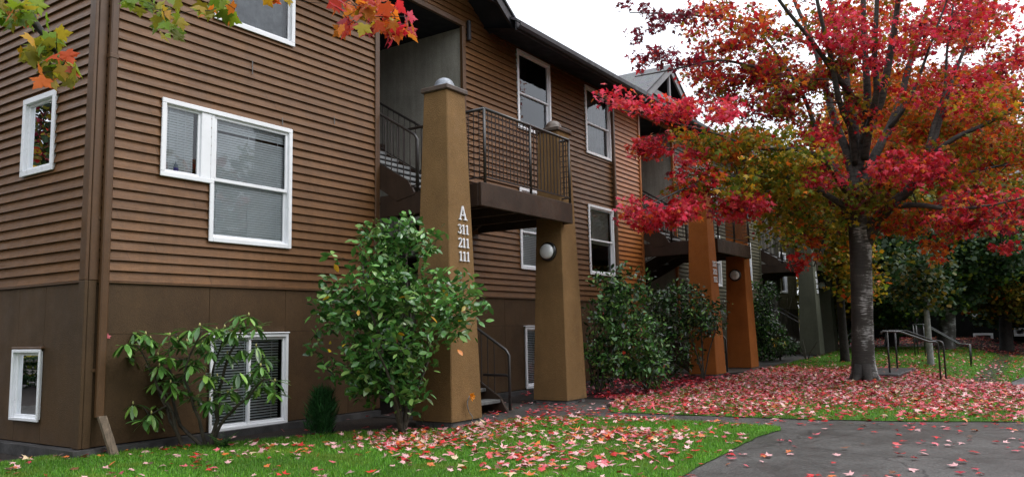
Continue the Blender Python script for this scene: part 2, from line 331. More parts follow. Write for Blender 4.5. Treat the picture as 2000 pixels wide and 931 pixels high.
# ---- ground materials
def soilmat():
    return paint('bark_mulch', (.022, .015, .011), var=.5, scale=14, rough=.8, bump=1.0, bscale=55, spec=.3)
def lawnmat():
    m, nt, out = mat('lawn_turf'); L = nt.links.new
    b = N(nt, 'ShaderNodeBsdfPrincipled'); b.inputs['Roughness'].default_value = .75; b.inputs['Specular IOR Level'].default_value = .2; L(b.outputs[0], out.inputs[0])
    tc = N(nt, 'ShaderNodeTexCoord'); n1 = N(nt, 'ShaderNodeTexNoise'); n1.inputs['Scale'].default_value = 2.1; n1.inputs['Detail'].default_value = 8; L(tc.outputs['Object'], n1.inputs['Vector'])
    n2 = N(nt, 'ShaderNodeTexNoise'); n2.inputs['Scale'].default_value = 70; n2.inputs['Detail'].default_value = 5; L(tc.outputs['Object'], n2.inputs['Vector'])
    cr = N(nt, 'ShaderNodeValToRGB'); e = cr.color_ramp.elements; e[0].position = .3; e[0].color = (.026, .06, .007, 1); e[1].position = .72; e[1].color = (.07, .19, .014, 1)
    ad = N(nt, 'ShaderNodeMix', data_type='FLOAT'); ad.inputs['Factor'].default_value = .5; L(n1.outputs['Fac'], ad.inputs['A']); L(n2.outputs['Fac'], ad.inputs['B']); L(ad.outputs['Result'], cr.inputs[0]); L(cr.outputs[0], b.inputs['Base Color'])
    bp = N(nt, 'ShaderNodeBump'); bp.inputs['Strength'].default_value = 1; bp.inputs['Distance'].default_value = .03; L(n2.outputs['Fac'], bp.inputs['Height']); L(bp.outputs[0], b.inputs['Normal'])
    return m
def asphaltmat():
    m, nt, out = mat('wet_asphalt'); L = nt.links.new
    b = N(nt, 'ShaderNodeBsdfPrincipled'); L(b.outputs[0], out.inputs[0])
    tc = N(nt, 'ShaderNodeTexCoord'); n1 = N(nt, 'ShaderNodeTexNoise'); n1.inputs['Scale'].default_value = 1.1; n1.inputs['Detail'].default_value = 7; n1.inputs['Roughness'].default_value = .65; L(tc.outputs['Object'], n1.inputs['Vector'])
    n2 = N(nt, 'ShaderNodeTexVoronoi'); n2.inputs['Scale'].default_value = 110; L(tc.outputs['Object'], n2.inputs['Vector'])
    cr = N(nt, 'ShaderNodeValToRGB'); e = cr.color_ramp.elements; e[0].position = .35; e[0].color = (.050, .048, .045, 1); e[1].position = .68; e[1].color = (.084, .081, .075, 1)
    L(n1.outputs['Fac'], cr.inputs[0])
    mx = N(nt, 'ShaderNodeMix', data_type='RGBA', blend_type='MULTIPLY'); mx.inputs['Factor'].default_value = 1; L(cr.outputs[0], mx.inputs['A'])
    sp = N(nt, 'ShaderNodeTexNoise'); sp.inputs['Scale'].default_value = 62; sp.inputs['Detail'].default_value = 3; L(tc.outputs['Object'], sp.inputs['Vector'])
    sm_ = N(nt, 'ShaderNodeMapRange'); sm_.inputs[1].default_value = .36; sm_.inputs[2].default_value = .64; sm_.inputs[3].default_value = .45; sm_.inputs[4].default_value = 1.35; L(sp.outputs['Fac'], sm_.inputs[0])
    wv = N(nt, 'ShaderNodeTexNoise'); wv.inputs['Scale'].default_value = 2.5; wv.inputs['Detail'].default_value = 4; L(tc.outputs['Object'], wv.inputs['Vector'])
    vm_ = N(nt, 'ShaderNodeMix', data_type='RGBA'); vm_.inputs['Factor'].default_value = .22; L(tc.outputs['Object'], vm_.inputs['A']); L(wv.outputs['Color'], vm_.inputs['B'])
    vo = N(nt, 'ShaderNodeTexVoronoi', feature='DISTANCE_TO_EDGE'); vo.inputs['Scale'].default_value = .62; L(vm_.outputs['Result'], vo.inputs['Vector'])
    ck = N(nt, 'ShaderNodeMapRange'); ck.inputs[1].default_value = .002; ck.inputs[2].default_value = .007; ck.inputs[3].default_value = .4; ck.inputs[4].default_value = 1; L(vo.outputs['Distance'], ck.inputs[0])
    mm = N(nt, 'ShaderNodeMath', operation='MULTIPLY'); L(sm_.outputs[0], mm.inputs[0]); L(ck.outputs[0], mm.inputs[1]); cv = N(nt, 'ShaderNodeCombineXYZ'); [L(mm.outputs[0], cv.inputs[i]) for i in range(3)]
    L(cv.outputs[0], mx.inputs['B']); L(mx.outputs['Result'], b.inputs['Base Color'])
    rr = N(nt, 'ShaderNodeMapRange'); rr.inputs[1].default_value = .38; rr.inputs[2].default_value = .62; rr.inputs[3].default_value = .33; rr.inputs[4].default_value = .48; L(n1.outputs['Fac'], rr.inputs[0]); L(rr.outputs[0], b.inputs['Roughness'])
    bp = N(nt, 'ShaderNodeBump'); bp.inputs['Strength'].default_value = .5; bp.inputs['Distance'].default_value = .006; L(n2.outputs['Distance'], bp.inputs['Height']); L(bp.outputs[0], b.inputs['Normal'])
    return m
M['soil'] = soilmat(); M['lawn'] = lawnmat(); M['asphalt'] = asphaltmat()

# ------------------------------------------------------------------ ground
def sstep(a, b, x):
    t = np.clip((np.asarray(x, float)-a)/(b-a), 0, 1); return t*t*(3-2*t)
def gh(x, y):
    """terrain height"""
    x = np.asarray(x, float); y = np.asarray(y, float)
    h = .011*np.maximum(0, x-10)
    h = h - .30*sstep(-5.7, -7.6, y)*sstep(12.5, 16, x)
    h = h - .10*sstep(.2, .9, y)*sstep(.1, -.3, x)
    return h
def sheet(name, poly, dz, m, label_kind='structure', step=.35):
    """flat-lying sheet that follows the terrain: polygon clipped against a grid"""
    poly = [tuple(map(float, p)) for p in poly]
    xs = [p[0] for p in poly]; ys = [p[1] for p in poly]
    def clip(pl, ax, v, keep_less):
        o = []
        for i in range(len(pl)):
            a, b = pl[i-1], pl[i]; ia = (a[ax] <= v) == keep_less; ib = (b[ax] <= v) == keep_less
            if ia != ib:
                t = (v-a[ax])/(b[ax]-a[ax]); o.append(tuple(a[k]+t*(b[k]-a[k]) for k in (0, 1)))
            if ib: o.append(b)
        return o
    mb = MB(); gx = np.arange(math.floor(min(xs)/step)*step, max(xs)+step, step); gy = np.arange(math.floor(min(ys)/step)*step, max(ys)+step, step)
    for x in gx:
        c = clip(clip(poly, 0, x, False), 0, x+step, True)
        if len(c) < 3: continue
        for y in gy:
            d = clip(clip(c, 1, y, False), 1, y+step, True)
            if len(d) < 3: continue
            z = gh([p[0] for p in d], [p[1] for p in d])+dz
            ar = sum(d[i-1][0]*d[i][1]-d[i][0]*d[i-1][1] for i in range(len(d)))
            if abs(ar) < 1e-6: continue
            if ar < 0: d = d[::-1]; z = z[::-1]
            mb.add([(p[0], p[1], zz) for p, zz in zip(d, z)], [tuple(range(len(d)))], 0, False)
    o = mb.build(name, m); return tag(o, kind=label_kind)

# one sheet to the horizon: fine near, coarse far
def terrain():
    gx = np.r_[-300, -150, -80, -40, np.arange(-20, 60, 1.0), 60, 90, 160, 300]; gy = np.r_[-300, -150, -80, -40, np.arange(-24, 16, 1.0), 16, 40, 90, 200, 300]
    X, Y = np.meshgrid(gx, gy, indexing='ij'); Z = gh(X, Y)-.012
    V = np.c_[X.ravel(), Y.ravel(), Z.ravel()]; ny = len(gy)
    idx = np.array([[i*ny+j, (i+1)*ny+j, (i+1)*ny+j+1, i*ny+j+1] for i in range(len(gx)-1) for j in range(ny-1)])
    o = np_mesh('ground', V, np.full(len(idx), 4), idx.ravel(), M['soil']); tag(o, kind='structure')
terrain()
LAWN = [(-6, 1.1), (-.42, .92), (.26, .03), (.72, -.22), (1.55, -.6), (2.92, -1.30), (3.6, -2.28), (4.75, -2.36), (5.1, -2.42), (5.55, -3.1), (5.70, -3.9), (5.69, -5.2), (5.60, -5.95), (5.30, -6.03), (4.69, -5.98), (3.06, -6.04), (1.86, -6.13), (-6, -6.3)]
ULAWN = [(8.3, -2.35), (7.3, -2.75), (6.32, -3.2), (6.42, -4.07), (6.52, -5.94), (6.85, -7.27), (7.33, -8.5), (7.6, -16), (13.6, -16), (14.2, -8.9), (14.6, -8.2), (18, -8.0), (30, -9.5), (33.0, -4.9), (30.5, -1.6), (28, -1.95), (24, -2.2), (21.3, -2.2), (18.5, -2.3), (16.5, -2.3), (13, -2.5), (10.5, -2.55)]
def ragged(P, amp=.035, step=.16):
    out = []
    for i in range(len(P)):
        a = np.array(P[i], float); b = np.array(P[(i+1) % len(P)], float); n = max(1, int(np.linalg.norm(b-a)/step)); n = min(n, 80)
        for k in range(n):
            q = a+(b-a)*k/n; v = mnoise.noise((q[0]*2.3, q[1]*2.3, 1.7)); v2 = mnoise.noise((q[0]*2.3, q[1]*2.3, 9.1)); out.append((q[0]+amp*1.6*v, q[1]+amp*1.6*v2))
    return out
LAWN = ragged(LAWN); ULAWN = ragged(ULAWN, .05, .2)
sheet('lawn', LAWN, .004, M['lawn'])
sheet('leaf_strewn_lawn', ULAWN, .004, M['lawn'])
PATHP = [(-14, -6.35), (1.86, -6.05), (4.69, -5.88), (5.45, -5.85), (5.56, -5.2), (5.56, -3.9), (5.42, -3.14), (5.0, -2.40), (4.5, -2.2), (4.4, -.05), (7.05, -.05), (7.1, -1.2), (8.2, -1.25), (8.3, -2.33), (7.35, -2.6), (6.5, -3.1), (6.6, -4.07), (6.7, -5.94), (7.0, -7.22), (7.5, -8.5), (7.8, -16), (-14, -16)]
PG = PATHP[:]; sheet('path', [(x, y) for x, y in PG], -.006, M['asphalt'])
sheet('far_path', [(14.9, -.1), (17.3, -.1), (18.9, -1.0), (24.5, -.95), (27.5, -1.0), (31.2, -.5), (34.6, -4.7), (33.1, -4.85), (30.6, -1.55), (28, -1.9), (21, -2.15), (16.5, -2.25), (15.6, -2.0), (14.9, -1.4)], .006, M['asphalt'])
sheet('lower_path', [(14.2, -8.9), (14.6, -8.22), (18, -8.02), (30, -9.52), (30.3, -11), (18, -9.3), (15.2, -9.6), (13.6, -16), (14.1, -16)][:7]+[(13.9, -10)], .006, M['asphalt'])
sheet('side_path', [(-4, .98), (-.42, .95), (-.12, 1.2), (-.12, 9), (-4, 9)], .008, M['asphalt'])

# ------------------------------------------------------------------ building parts
E_LAP = .119
def front(u, w, d): return (u, -d, w)            # plane y = 0, outward -y
def side(u, w, d): return (-d, u, w)             # plane x = 0, outward -x (u = y)

def rects_minus(u0, u1, spans):
    out = []; cur = u0
    for a, b in sorted(spans):
        if b <= u0 or a >= u1: continue
        if a > cur: out.append((cur, a))
        cur = max(cur, b)
    if cur < u1: out.append((cur, u1))
    return out

def siding(name, mp, u0, u1, w0, w1, holes, m, parent, flip=False):
    mb = MB(); k = 0
    while w0+k*E_LAP < w1-1e-6:
        za = w0+k*E_LAP; zb = min(za+E_LAP, w1)
        # each board is a hair out of line with its neighbours
        db, dt = .036+.0022*math.sin(k*12.9898+u0*3), .004
        cuts = sorted({za, zb} | {z for h in holes for z in (h[2], h[3]) if za < z < zb})
        for a, b in zip(cuts[:-1], cuts[1:]):
            sp = [(h[0], h[1]) for h in holes if h[2] < (a+b)/2 < h[3]]
            da = db-(db-dt)*(a-za)/E_LAP; de = db-(db-dt)*(b-za)/E_LAP
            for x0, x1 in rects_minus(u0, u1, sp):
                q = [mp(x0, a, da), mp(x1, a, da), mp(x1, b, de), mp(x0, b, de)]
                mb.add(q[::-1] if flip else q, [(0, 1, 2, 3)])
                if a == za:
                    q = [mp(x0, a, .004), mp(x1, a, .004), mp(x1, a, da), mp(x0, a, da)]
                    mb.add(q[::-1] if flip else q, [(0, 1, 2, 3)])
        k += 1
    return mb.build(name, m, parent)

def panels(name, mp, u0, u1, w0, w1, holes, useams, wseams, m, parent):
    """flat sheets with a 6 mm open joint along every seam"""
    mb = MB(); us = [u0]+sorted(useams)+[u1]; ws = [w0]+sorted(wseams)+[w1]
    for a, b in zip(us[:-1], us[1:]):
        for c, d in zip(ws[:-1], ws[1:]):
            a2, b2, c2, d2 = a+.003, b-.003, c+.002, d-.002
            cuts = sorted({c2, d2} | {z for h in holes for z in (h[2], h[3]) if c2 < z < d2})
            for e, f in zip(cuts[:-1], cuts[1:]):
                sp = [(h[0], h[1]) for h in holes if h[2] < (e+f)/2 < h[3]]
                for x0, x1 in rects_minus(a2, b2, sp):
                    P = [mp(x0, e, .012), mp(x1, e, .012), mp(x1, f, .012), mp(x0, f, .012)]; Q = [mp(x0, e, .0), mp(x1, e, .0), mp(x1, f, .0), mp(x0, f, .0)]
                    mb.add(P+Q, [(0, 1, 2, 3), (0, 4, 5, 1), (1, 5, 6, 2), (2, 6, 7, 3), (3, 7, 4, 0)])
    return mb.build(name, m, parent)

def mbox(mb, mp, u0, u1, w0, w1, d0, d1, c=.006):
    a = np.array(mp(u0, w0, d0)); b = np.array(mp(u1, w1, d1)); mb.cbox(a, b, c)

def frame_ring(mb, mp, u0, u1, w0, w1, t, d0, d1, c=.006):
    mbox(mb, mp, u0, u1, w1-t, w1, d0, d1, c); mbox(mb, mp, u0, u1, w0, w0+t, d0, d1, c)
    mbox(mb, mp, u0, u0+t, w0+t, w1-t, d0, d1, c); mbox(mb, mp, u1-t, u1, w0+t, w1-t, d0, d1, c)

def blind(mp, u0, u1, w0, w1, d, parent, m, gap=.032, missing=(), hk=.95):
    mb = MB(); w = w0; k = 0
    while w < w1:
        if k not in missing:
            t = .0018*math.sin(k*7.3); h = gap*hk
            P = [mp(u0, w, d+.004+t), mp(u1, w, d+.004+t), mp(u1, w+h, d-.005), mp(u0, w+h, d-.005)]
            mb.add(P, [(0, 1, 2, 3)])
        w += gap; k += 1
    for u in (u0+.12, (u0+u1)/2, u1-.12): mb.add([mp(u-.004, w0, d+.012), mp(u+.004, w0, d+.012), mp(u+.004, w1, d+.012), mp(u-.004, w1, d+.012)], [(0, 1, 2, 3)])
    return mb.build('blind', m, parent)

def sash_pane(mp, u0, u1, w0, w1, dep, parent, t=.038):
    mb = MB(); frame_ring(mb, mp, u0, u1, w0, w1, t, dep-.02, dep+.014, .004); mb.build('sash', M['white'], parent)
    g = MB(); P = [mp(u0+t*.6, w0+t*.6, dep-.004), mp(u1-t*.6, w0+t*.6, dep-.004), mp(u1-t*.6, w1-t*.6, dep-.004), mp(u0+t*.6, w1-t*.6, dep-.004)]
    g.add(P, [(0, 1, 2, 3)]); g.build('pane', M['glass'], parent)

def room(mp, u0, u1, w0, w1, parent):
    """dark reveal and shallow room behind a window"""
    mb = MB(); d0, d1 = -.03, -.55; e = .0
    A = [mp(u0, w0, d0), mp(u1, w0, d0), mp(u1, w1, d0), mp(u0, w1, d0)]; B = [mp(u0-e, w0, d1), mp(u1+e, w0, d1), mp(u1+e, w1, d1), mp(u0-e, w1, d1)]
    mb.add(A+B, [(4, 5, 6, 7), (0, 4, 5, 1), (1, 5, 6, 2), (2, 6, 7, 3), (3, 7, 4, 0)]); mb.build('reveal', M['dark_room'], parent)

def window(parent, mp, u0, u1, w0, w1, kind='hung', trim=.062, cover=None, brow=False, rail=.5, label=None):
    """trim + sashes + panes + blind.  returns (hole) in wall coordinates"""
    mb = MB(); frame_ring(mb, mp, u0, u1, w0, w1, trim, .036, .058, .004); frame_ring(mb, mp, u0+.022, u1-.022, w0+.022, w1-.022, trim-.022, -.035, .0355, .003)
    if brow: mbox(mb, mp, u0-.012, u1+.012, w1+.004, w1+.022, -.01, .075)
    o = mb.build('window', M['white'], parent)
    if label: o['label'] = label
    a, b, c, d = u0+trim-.004, u1-trim+.004, w0+trim-.004, w1-trim+.004
    if kind == 'hung':
        mid = c+(d-c)*rail
        sash_pane(mp, a, b, mid-.02, d, .012, o); sash_pane(mp, a, b, c, mid+.02, -.02, o)
    elif kind == 'slider':
        mid = a+(b-a)*.5
        sash_pane(mp, mid-.02, b, c, d, .012, o); sash_pane(mp, a, mid+.02, c, d, -.02, o)
    else: sash_pane(mp, a, b, c, d, .0, o)
    if cover == 'blind': blind(mp, a-.02, b-.05, c+.03, d, -.055, o, M['blind'], .036, hk=.5 if kind == 'slider' else .9)
    elif cover == 'blind_full': blind(mp, a, b, c, d, -.085, o, M['blind'])
    elif cover == 'blind_half': blind(mp, a, b, c+(d-c)*.45, d, -.085, o, M['blind'])
    elif cover in ('curtain', 'green_curtain'):
        cb = MB(); n = 26; P = []
        for i in range(n+1):
            u = a+(b-a)*i/n; dd = -.1+.02*math.sin(i*1.9)+.008*math.sin(i*5.1); P += [mp(u, c, dd), mp(u, d, dd)]
        cb.add(P, [(2*i, 2*i+2, 2*i+3, 2*i+1) for i in range(n)], 0, True); cb.build('curtain', M[cover], o)
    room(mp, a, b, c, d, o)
    return (u0+.02, u1-.02, w0+.02, w1-.02)

def L_window(parent):
    """the joined pair: a small fixed light and a tall double-hung sash in one white L-shaped frame"""
    mp = front; U0, U1, Um = .80, 2.83, 1.494; W0, W1, Wm = 2.467, 4.19, 3.214; t = .062
    mb = MB()
    def ell(e, d0, d1):
        a = t-e
        mbox(mb, mp, U0+e, U1-e, W1-t, W1-e, d0, d1); mbox(mb, mp, U0+e, U0+t, Wm+t, W1-t-.001, d0, d1); mbox(mb, mp, U0+e, Um+t-.001, Wm+e, Wm+t-.001, d0, d1)
        mbox(mb, mp, Um+e, Um+t, W0+e, Wm+e-.001, d0, d1); mbox(mb, mp, Um+t+.001, U1-t-.001, W0+e, W0+t, d0, d1); mbox(mb, mp, U1-t, U1-e, W0+e, W1-t-.001, d0, d1)
    ell(0, .036, .058); ell(.022, -.035, .0355)
    mbox(mb, mp, 1.36, 1.505, Wm+t+.001, W1-t-.001, -.035, .040); mbox(mb, mp, 1.508, Um+t, Wm+t+.001, W1-t-.001, -.035, .038)
    o = mb.build('window', M['white'], parent); o['label'] = 'L-shaped white window joining a small light and a tall sash'
    sash_pane(mp, U0+t-.004, 1.364, Wm+t-.004, W1-t+.004, .0, o)
    a, b, c, d = Um+t-.004, U1-t+.004, W0+t-.004, W1-t+.004; mid = 3.29
    sash_pane(mp, a, b, mid-.03, d, .012, o, .045); sash_pane(mp, a, b, c, mid+.02, -.02, o, .045)
    blind(mp, U0+t-.02, 1.30, Wm+t, W1-t, -.05, o, M['blind'], .033); blind(mp, a-.02, b-.015, c+.05, d, -.05, o, M['blind'], .033, missing=(41,))
    room(mp, U0+t, 1.36, Wm+t, W1-t, o); room(mp, a, b, c, d, o)
    return [(U0+.02, 1.5, Wm+.02, W1-.02), (Um+.02, U1-.02, W0+.02, W1-.02)]

GLY = {}
def _glyphs():
    """serif letter shapes as polygons in a unit-high box"""
    one = [[(.26, .08), (.40, .08), (.40, 1.0), (.33, 1.0), (.12, .86), (.12, .80), (.26, .84)], [(.12, 0), (.54, 0), (.54, .08), (.12, .08)]]
    def stroke(pts, ws):
        out = []
        for i in range(len(pts)-1):
            a = np.array(pts[i]); b = np.array(pts[i+1]); d = b-a; n = np.array([-d[1], d[0]])/np.linalg.norm(d)
            out.append([tuple(a-n*ws[i]), tuple(b-n*ws[i+1]), tuple(b+n*ws[i+1]), tuple(a+n*ws[i])])
        return out
    def arc(cx, cy, rx, ry, a0, a1, n): return [(cx+rx*math.cos(R(a0+(a1-a0)*i/n)), cy+ry*math.sin(R(a0+(a1-a0)*i/n))) for i in range(n+1)]
    p2 = arc(.30, .74, .22, .22, 170, -25, 9)+[(.40, .48), (.10, .08)]
    two = stroke(p2, [.05, .04, .035, .035, .045, .06, .065, .065, .06, .055, .045, .03])+[[(.05, 0), (.58, 0), (.60, .22), (.54, .22), (.50, .11), (.05, .09)]]
    p3 = arc(.28, .77, .20, .19, 165, -80, 9); p3b = arc(.27, .28, .24, .24, 85, -160, 10)
    three = stroke(p3, [.045, .04, .035, .035, .05, .06, .06, .05, .04, .03])+stroke(p3b, [.03, .04, .055, .065, .065, .06, .05, .04, .035, .045, .05])
    A = [[(.08, .05), (.14, .05), (.47, .93), (.42, 1.0)], [(.42, 1.0), (.47, .86), (.70, .05), (.86, .05), (.52, 1.0)], [(.20, .30), (.68, .30), (.66, .37), (.225, .37)], [(-.04, 0), (.28, 0), (.28, .06), (-.04, .06)], [(.58, 0), (.98, 0), (.98, .06), (.58, .06)]]
    GLY.update({'1': one, '2': two, '3': three, 'A': A})
_glyphs()

def pillar(parent, cx, cy, mp_, zb, ztop, half_b=.345, half_t=.212, lamp=False, rows=None, dome=M['zinc']):
    """battered square pier with footing, cap and dome; lamp on its west face or numerals on its front"""
    mb = MB(); z0, z1 = zb, ztop; hb, ht = half_b, half_t; c = .012
    def ring(h, z): return [(cx-h+c, cy-h, z), (cx+h-c, cy-h, z), (cx+h, cy-h+c, z), (cx+h, cy+h-c, z), (cx+h-c, cy+h, z), (cx-h+c, cy+h, z), (cx-h, cy+h-c, z), (cx-h, cy-h+c, z)]
    mb.add(ring(hb, z0)+ring(ht, z1), [tuple(range(8))[::-1], tuple(range(8, 16))]+[(i, (i+1) % 8, 8+(i+1) % 8, 8+i) for i in range(8)])
    p = mb.build('entry_pillar', mp_, parent)
    f = MB(); f.cbox((cx-hb+.03, cy-hb+.03, zb-.4), (cx+hb-.03, cy+hb-.03, zb-.002)); f.build('footing', M['footing'], p)
    k = MB(); e = ht+.035; k.cbox((cx-e, cy-e, z1+.002), (cx+e, cy+e, z1+.075), .012); k.build('cap', M['cap'], p)
    d = MB(); rr = .150; d.lathe((cx, cy, z1+.077), [(rr+.015, 0), (rr+.015, .03)]+[(rr*math.cos(R(a)), .03+rr*.95*math.sin(R(a))) for a in range(0, 90, 12)]+[(.004, .03+rr*.95)]); d.build('cap_dome', dome, p)
    def face_x(z): t = (z-z0)/(z1-z0); return cx-(hb+(ht-hb)*t)
    def face_y(z): t = (z-z0)/(z1-z0); return cy-(hb+(ht-hb)*t)
    if lamp:
        z = zb+2.57; x = face_x(z); b = MB(); b.lathe((x+.01, cy, z), [(.168, 0), (.168, .05), (.158, .065)], (-1, 0, 0), 28); b.build('lamp_base', M['black_metal'], p)
        g = MB(); g.lathe((x-.05, cy, z), [(.128, 0), (.132, .03), (.124, .055), (.10, .075), (.06, .086), (.005, .09)], (-1, 0, 0), 28); g.build('lamp_globe', M['globe'], p)
    if rows:
        for txt, z, h in rows:
            adv = .62*h if txt != 'A' else h*.9; wtot = adv*len(txt); x = cx+.045-wtot/2
            for ch in txt:
                g = MB(); yb = face_y(z)
                sl = (face_y(z+h)-face_y(z))/h
                for poly in GLY[ch]:
                    P = [(x+u*h*.92, face_y(z)+sl*v*h-.022, z+v*h) for u, v in poly]; g.prism(P, (0, .018, 0))
                g.build('letter' if ch == 'A' else 'numeral', M['white'], p); x += adv
    return p

def arc_pts(c, r, a0, a1, plane, n=5):
    return [tuple(np.array(c)+r*(math.cos(R(a0+(a1-a0)*i/n))*np.array(plane[0])+math.sin(R(a0+(a1-a0)*i/n))*np.array(plane[1]))) for i in range(n+1)]

def landing(parent, X0, X1, Y0, z0, z1):
    mb = MB()
    mb.cbox((X0, Y0, z0), (X1, Y0+.06, z1), .008); mb.cbox((X0, Y0+.062, z0), (X0+.06, -.03, z1-.003), .008); mb.cbox((X1-.06, Y0+.062, z0), (X1, -.03, z1), .008)
    mb.box((X0+.061, Y0+.061, z1-.10), (X1-.061, -.03, z1-.004))
    for k in range(3): mb.box((X0+.4+.8*k, Y0+.061, z0+.04), (X0+.47+.8*k, -.05, z1-.101))
    return mb.build('landing', M['beam'], parent)

def balcony_rail(parent, X0, X1, Y0, zf, h=1.14):
    """front guard: wire-grid bay, bar bay, and the grid returns at both ends"""
    mt = M['metal']; zt = zf+h; o_ = .022
    mb = MB(); r = .026
    fl = X0+.03; fr = X1-.03; fy = Y0+.03
    mb.tube([(fl, fy+.40, zf), (fl, fy+.40, zt-.07)]+[(fl, fy+.40-.07+.07*math.cos(R(a)), zt-.07+.07*math.sin(R(a))) for a in (20, 45, 70, 90)]+[(fl, fy, zt), (fl+.0, fy, zt)][:1], r)
    mb.tube([(fl, fy, zt+.001), (fr, fy, zt+.001)], r)
    mb.tube([(fr, fy+.002, zt), (fr, fy+.55, zt)]+[(fr, fy+.55+.07*math.sin(R(a)), zt-.07+.07*math.cos(R(a))) for a in (20, 45, 70, 90)]+[(fr, fy+.62, zf)], r)
    rail = mb.build('balcony_railing', mt, parent)
    xm = X0+(X1-X0)*.50
    for x in (fl, xm, fr):
        p = MB(); p.tube([(x, fy, zf-.03), (x, fy, zt)], .024); p.build('post', mt, rail)
    b = MB(); b.bar((fl, fy, zf+.10), (fr, fy, zf+.10), .022); b.bar((fl, fy, zf+.10), (fl, fy+.4, zf+.10), .022); b.bar((fr, fy, zf+.10), (fr, fy+.62, zf+.10), .022); b.build('bottom_rail', mt, rail)
    def grid(p0, p1, name='wire_grid'):
        g = MB(); p0 = np.array(p0, float); p1 = np.array(p1, float); L = np.linalg.norm(p1-p0); n = max(2, int(round(L/.098)))
        for i in range(1, n):
            q = p0+(p1-p0)*i/n; g.bar(q+(0, 0, zf+.10), q+(0, 0, zt-.02), .010)
        for k in range(1, 11):
            z = zf+.10+k*.0955; g.bar(p0+(0, 0, z), p1+(0, 0, z), .010)
        g.build(name, mt, rail)
    grid((fl, fy, 0), (xm, fy, 0)); grid((fl, fy, 0), (fl, fy+.40, 0)); grid((fr, fy, 0), (fr, fy+.62, 0))
    n = int((fr-xm)/.115)
    for i in range(1, n+1):
        x = xm+(fr-xm)*i/(n+1); p = MB(); p.bar((x, fy, zf+.10), (x, fy, zt), .013); p.build('baluster', mt, rail)
    return rail

def flight(parent, xl, xr, ya, za, yb, zb, tread_m, rails=('l',), open_risers=True, low_post=False, rail_h=.92):
    """straight stair from (ya, za) up to (yb, zb) between x = xl and xr"""
    n = max(2, int(round((zb-za)/.172))); st = MB(); d = np.array([0, yb-ya, zb-za]); L = np.linalg.norm(d); 
    s = 1 if yb > ya else -1
    for x in (xl, xr):
        P = [(x, ya-.12*s, za-.03), (x, ya+.02*s, za+.20), (x, yb+.02*s, zb+.12), (x, yb+.16*s, zb-.12), (x, yb, zb-.20), (x, ya+.25*s, za-.10)]
        st.prism(P, (.05 if x == xl else -.05, 0, 0))
    fo = st.build('stair_flight', M['beam'], parent)
    for i in range(n):
        t = (i+1)/n; y = ya+(yb-ya)*(i)/n; z = za+(zb-za)*t; tr = MB()
        tr.cbox((xl+.052, min(y, y+s*.29), z-.055), (xr-.052, max(y, y+s*.29), z), .008); tr.build('tread', tread_m, fo)
    for side_ in rails:
        x = xl+.025 if side_ == 'l' else xr-.025; mb = MB()
        a = np.array([x, ya, za+.1]); b = np.array([x, yb, zb+.1]); up = np.array([0, 0, rail_h])
        low = a+np.array([0, -s*.16, -.1])
        mb.tube([low+(0, 0, 0), low+(0, 0, rail_h*.92), low+(0, s*.06, rail_h*1.01), a+up+(0, s*.04, 0), b+up, b+(0, s*.12, rail_h+.03)], .024)
        mb.bar(a+(0, 0, .08), b+(0, 0, .08), .02)
        k = int(abs(yb-ya)/.125)
        for i in range(1, k): 
            q = a+(b-a)*i/k; mb.bar(q+(0, 0, .08), q+up, .012)
        if low_post:
            h2 = low+(0, 0, .52); mb.tube([h2+(0, s*.5, .02), h2+(0, s*.06, .02), h2+(0, s*.02, .005), h2+(0, 0, -.04)], .022)
        mb.build('stair_railing', M['metal'], fo)
    return fo

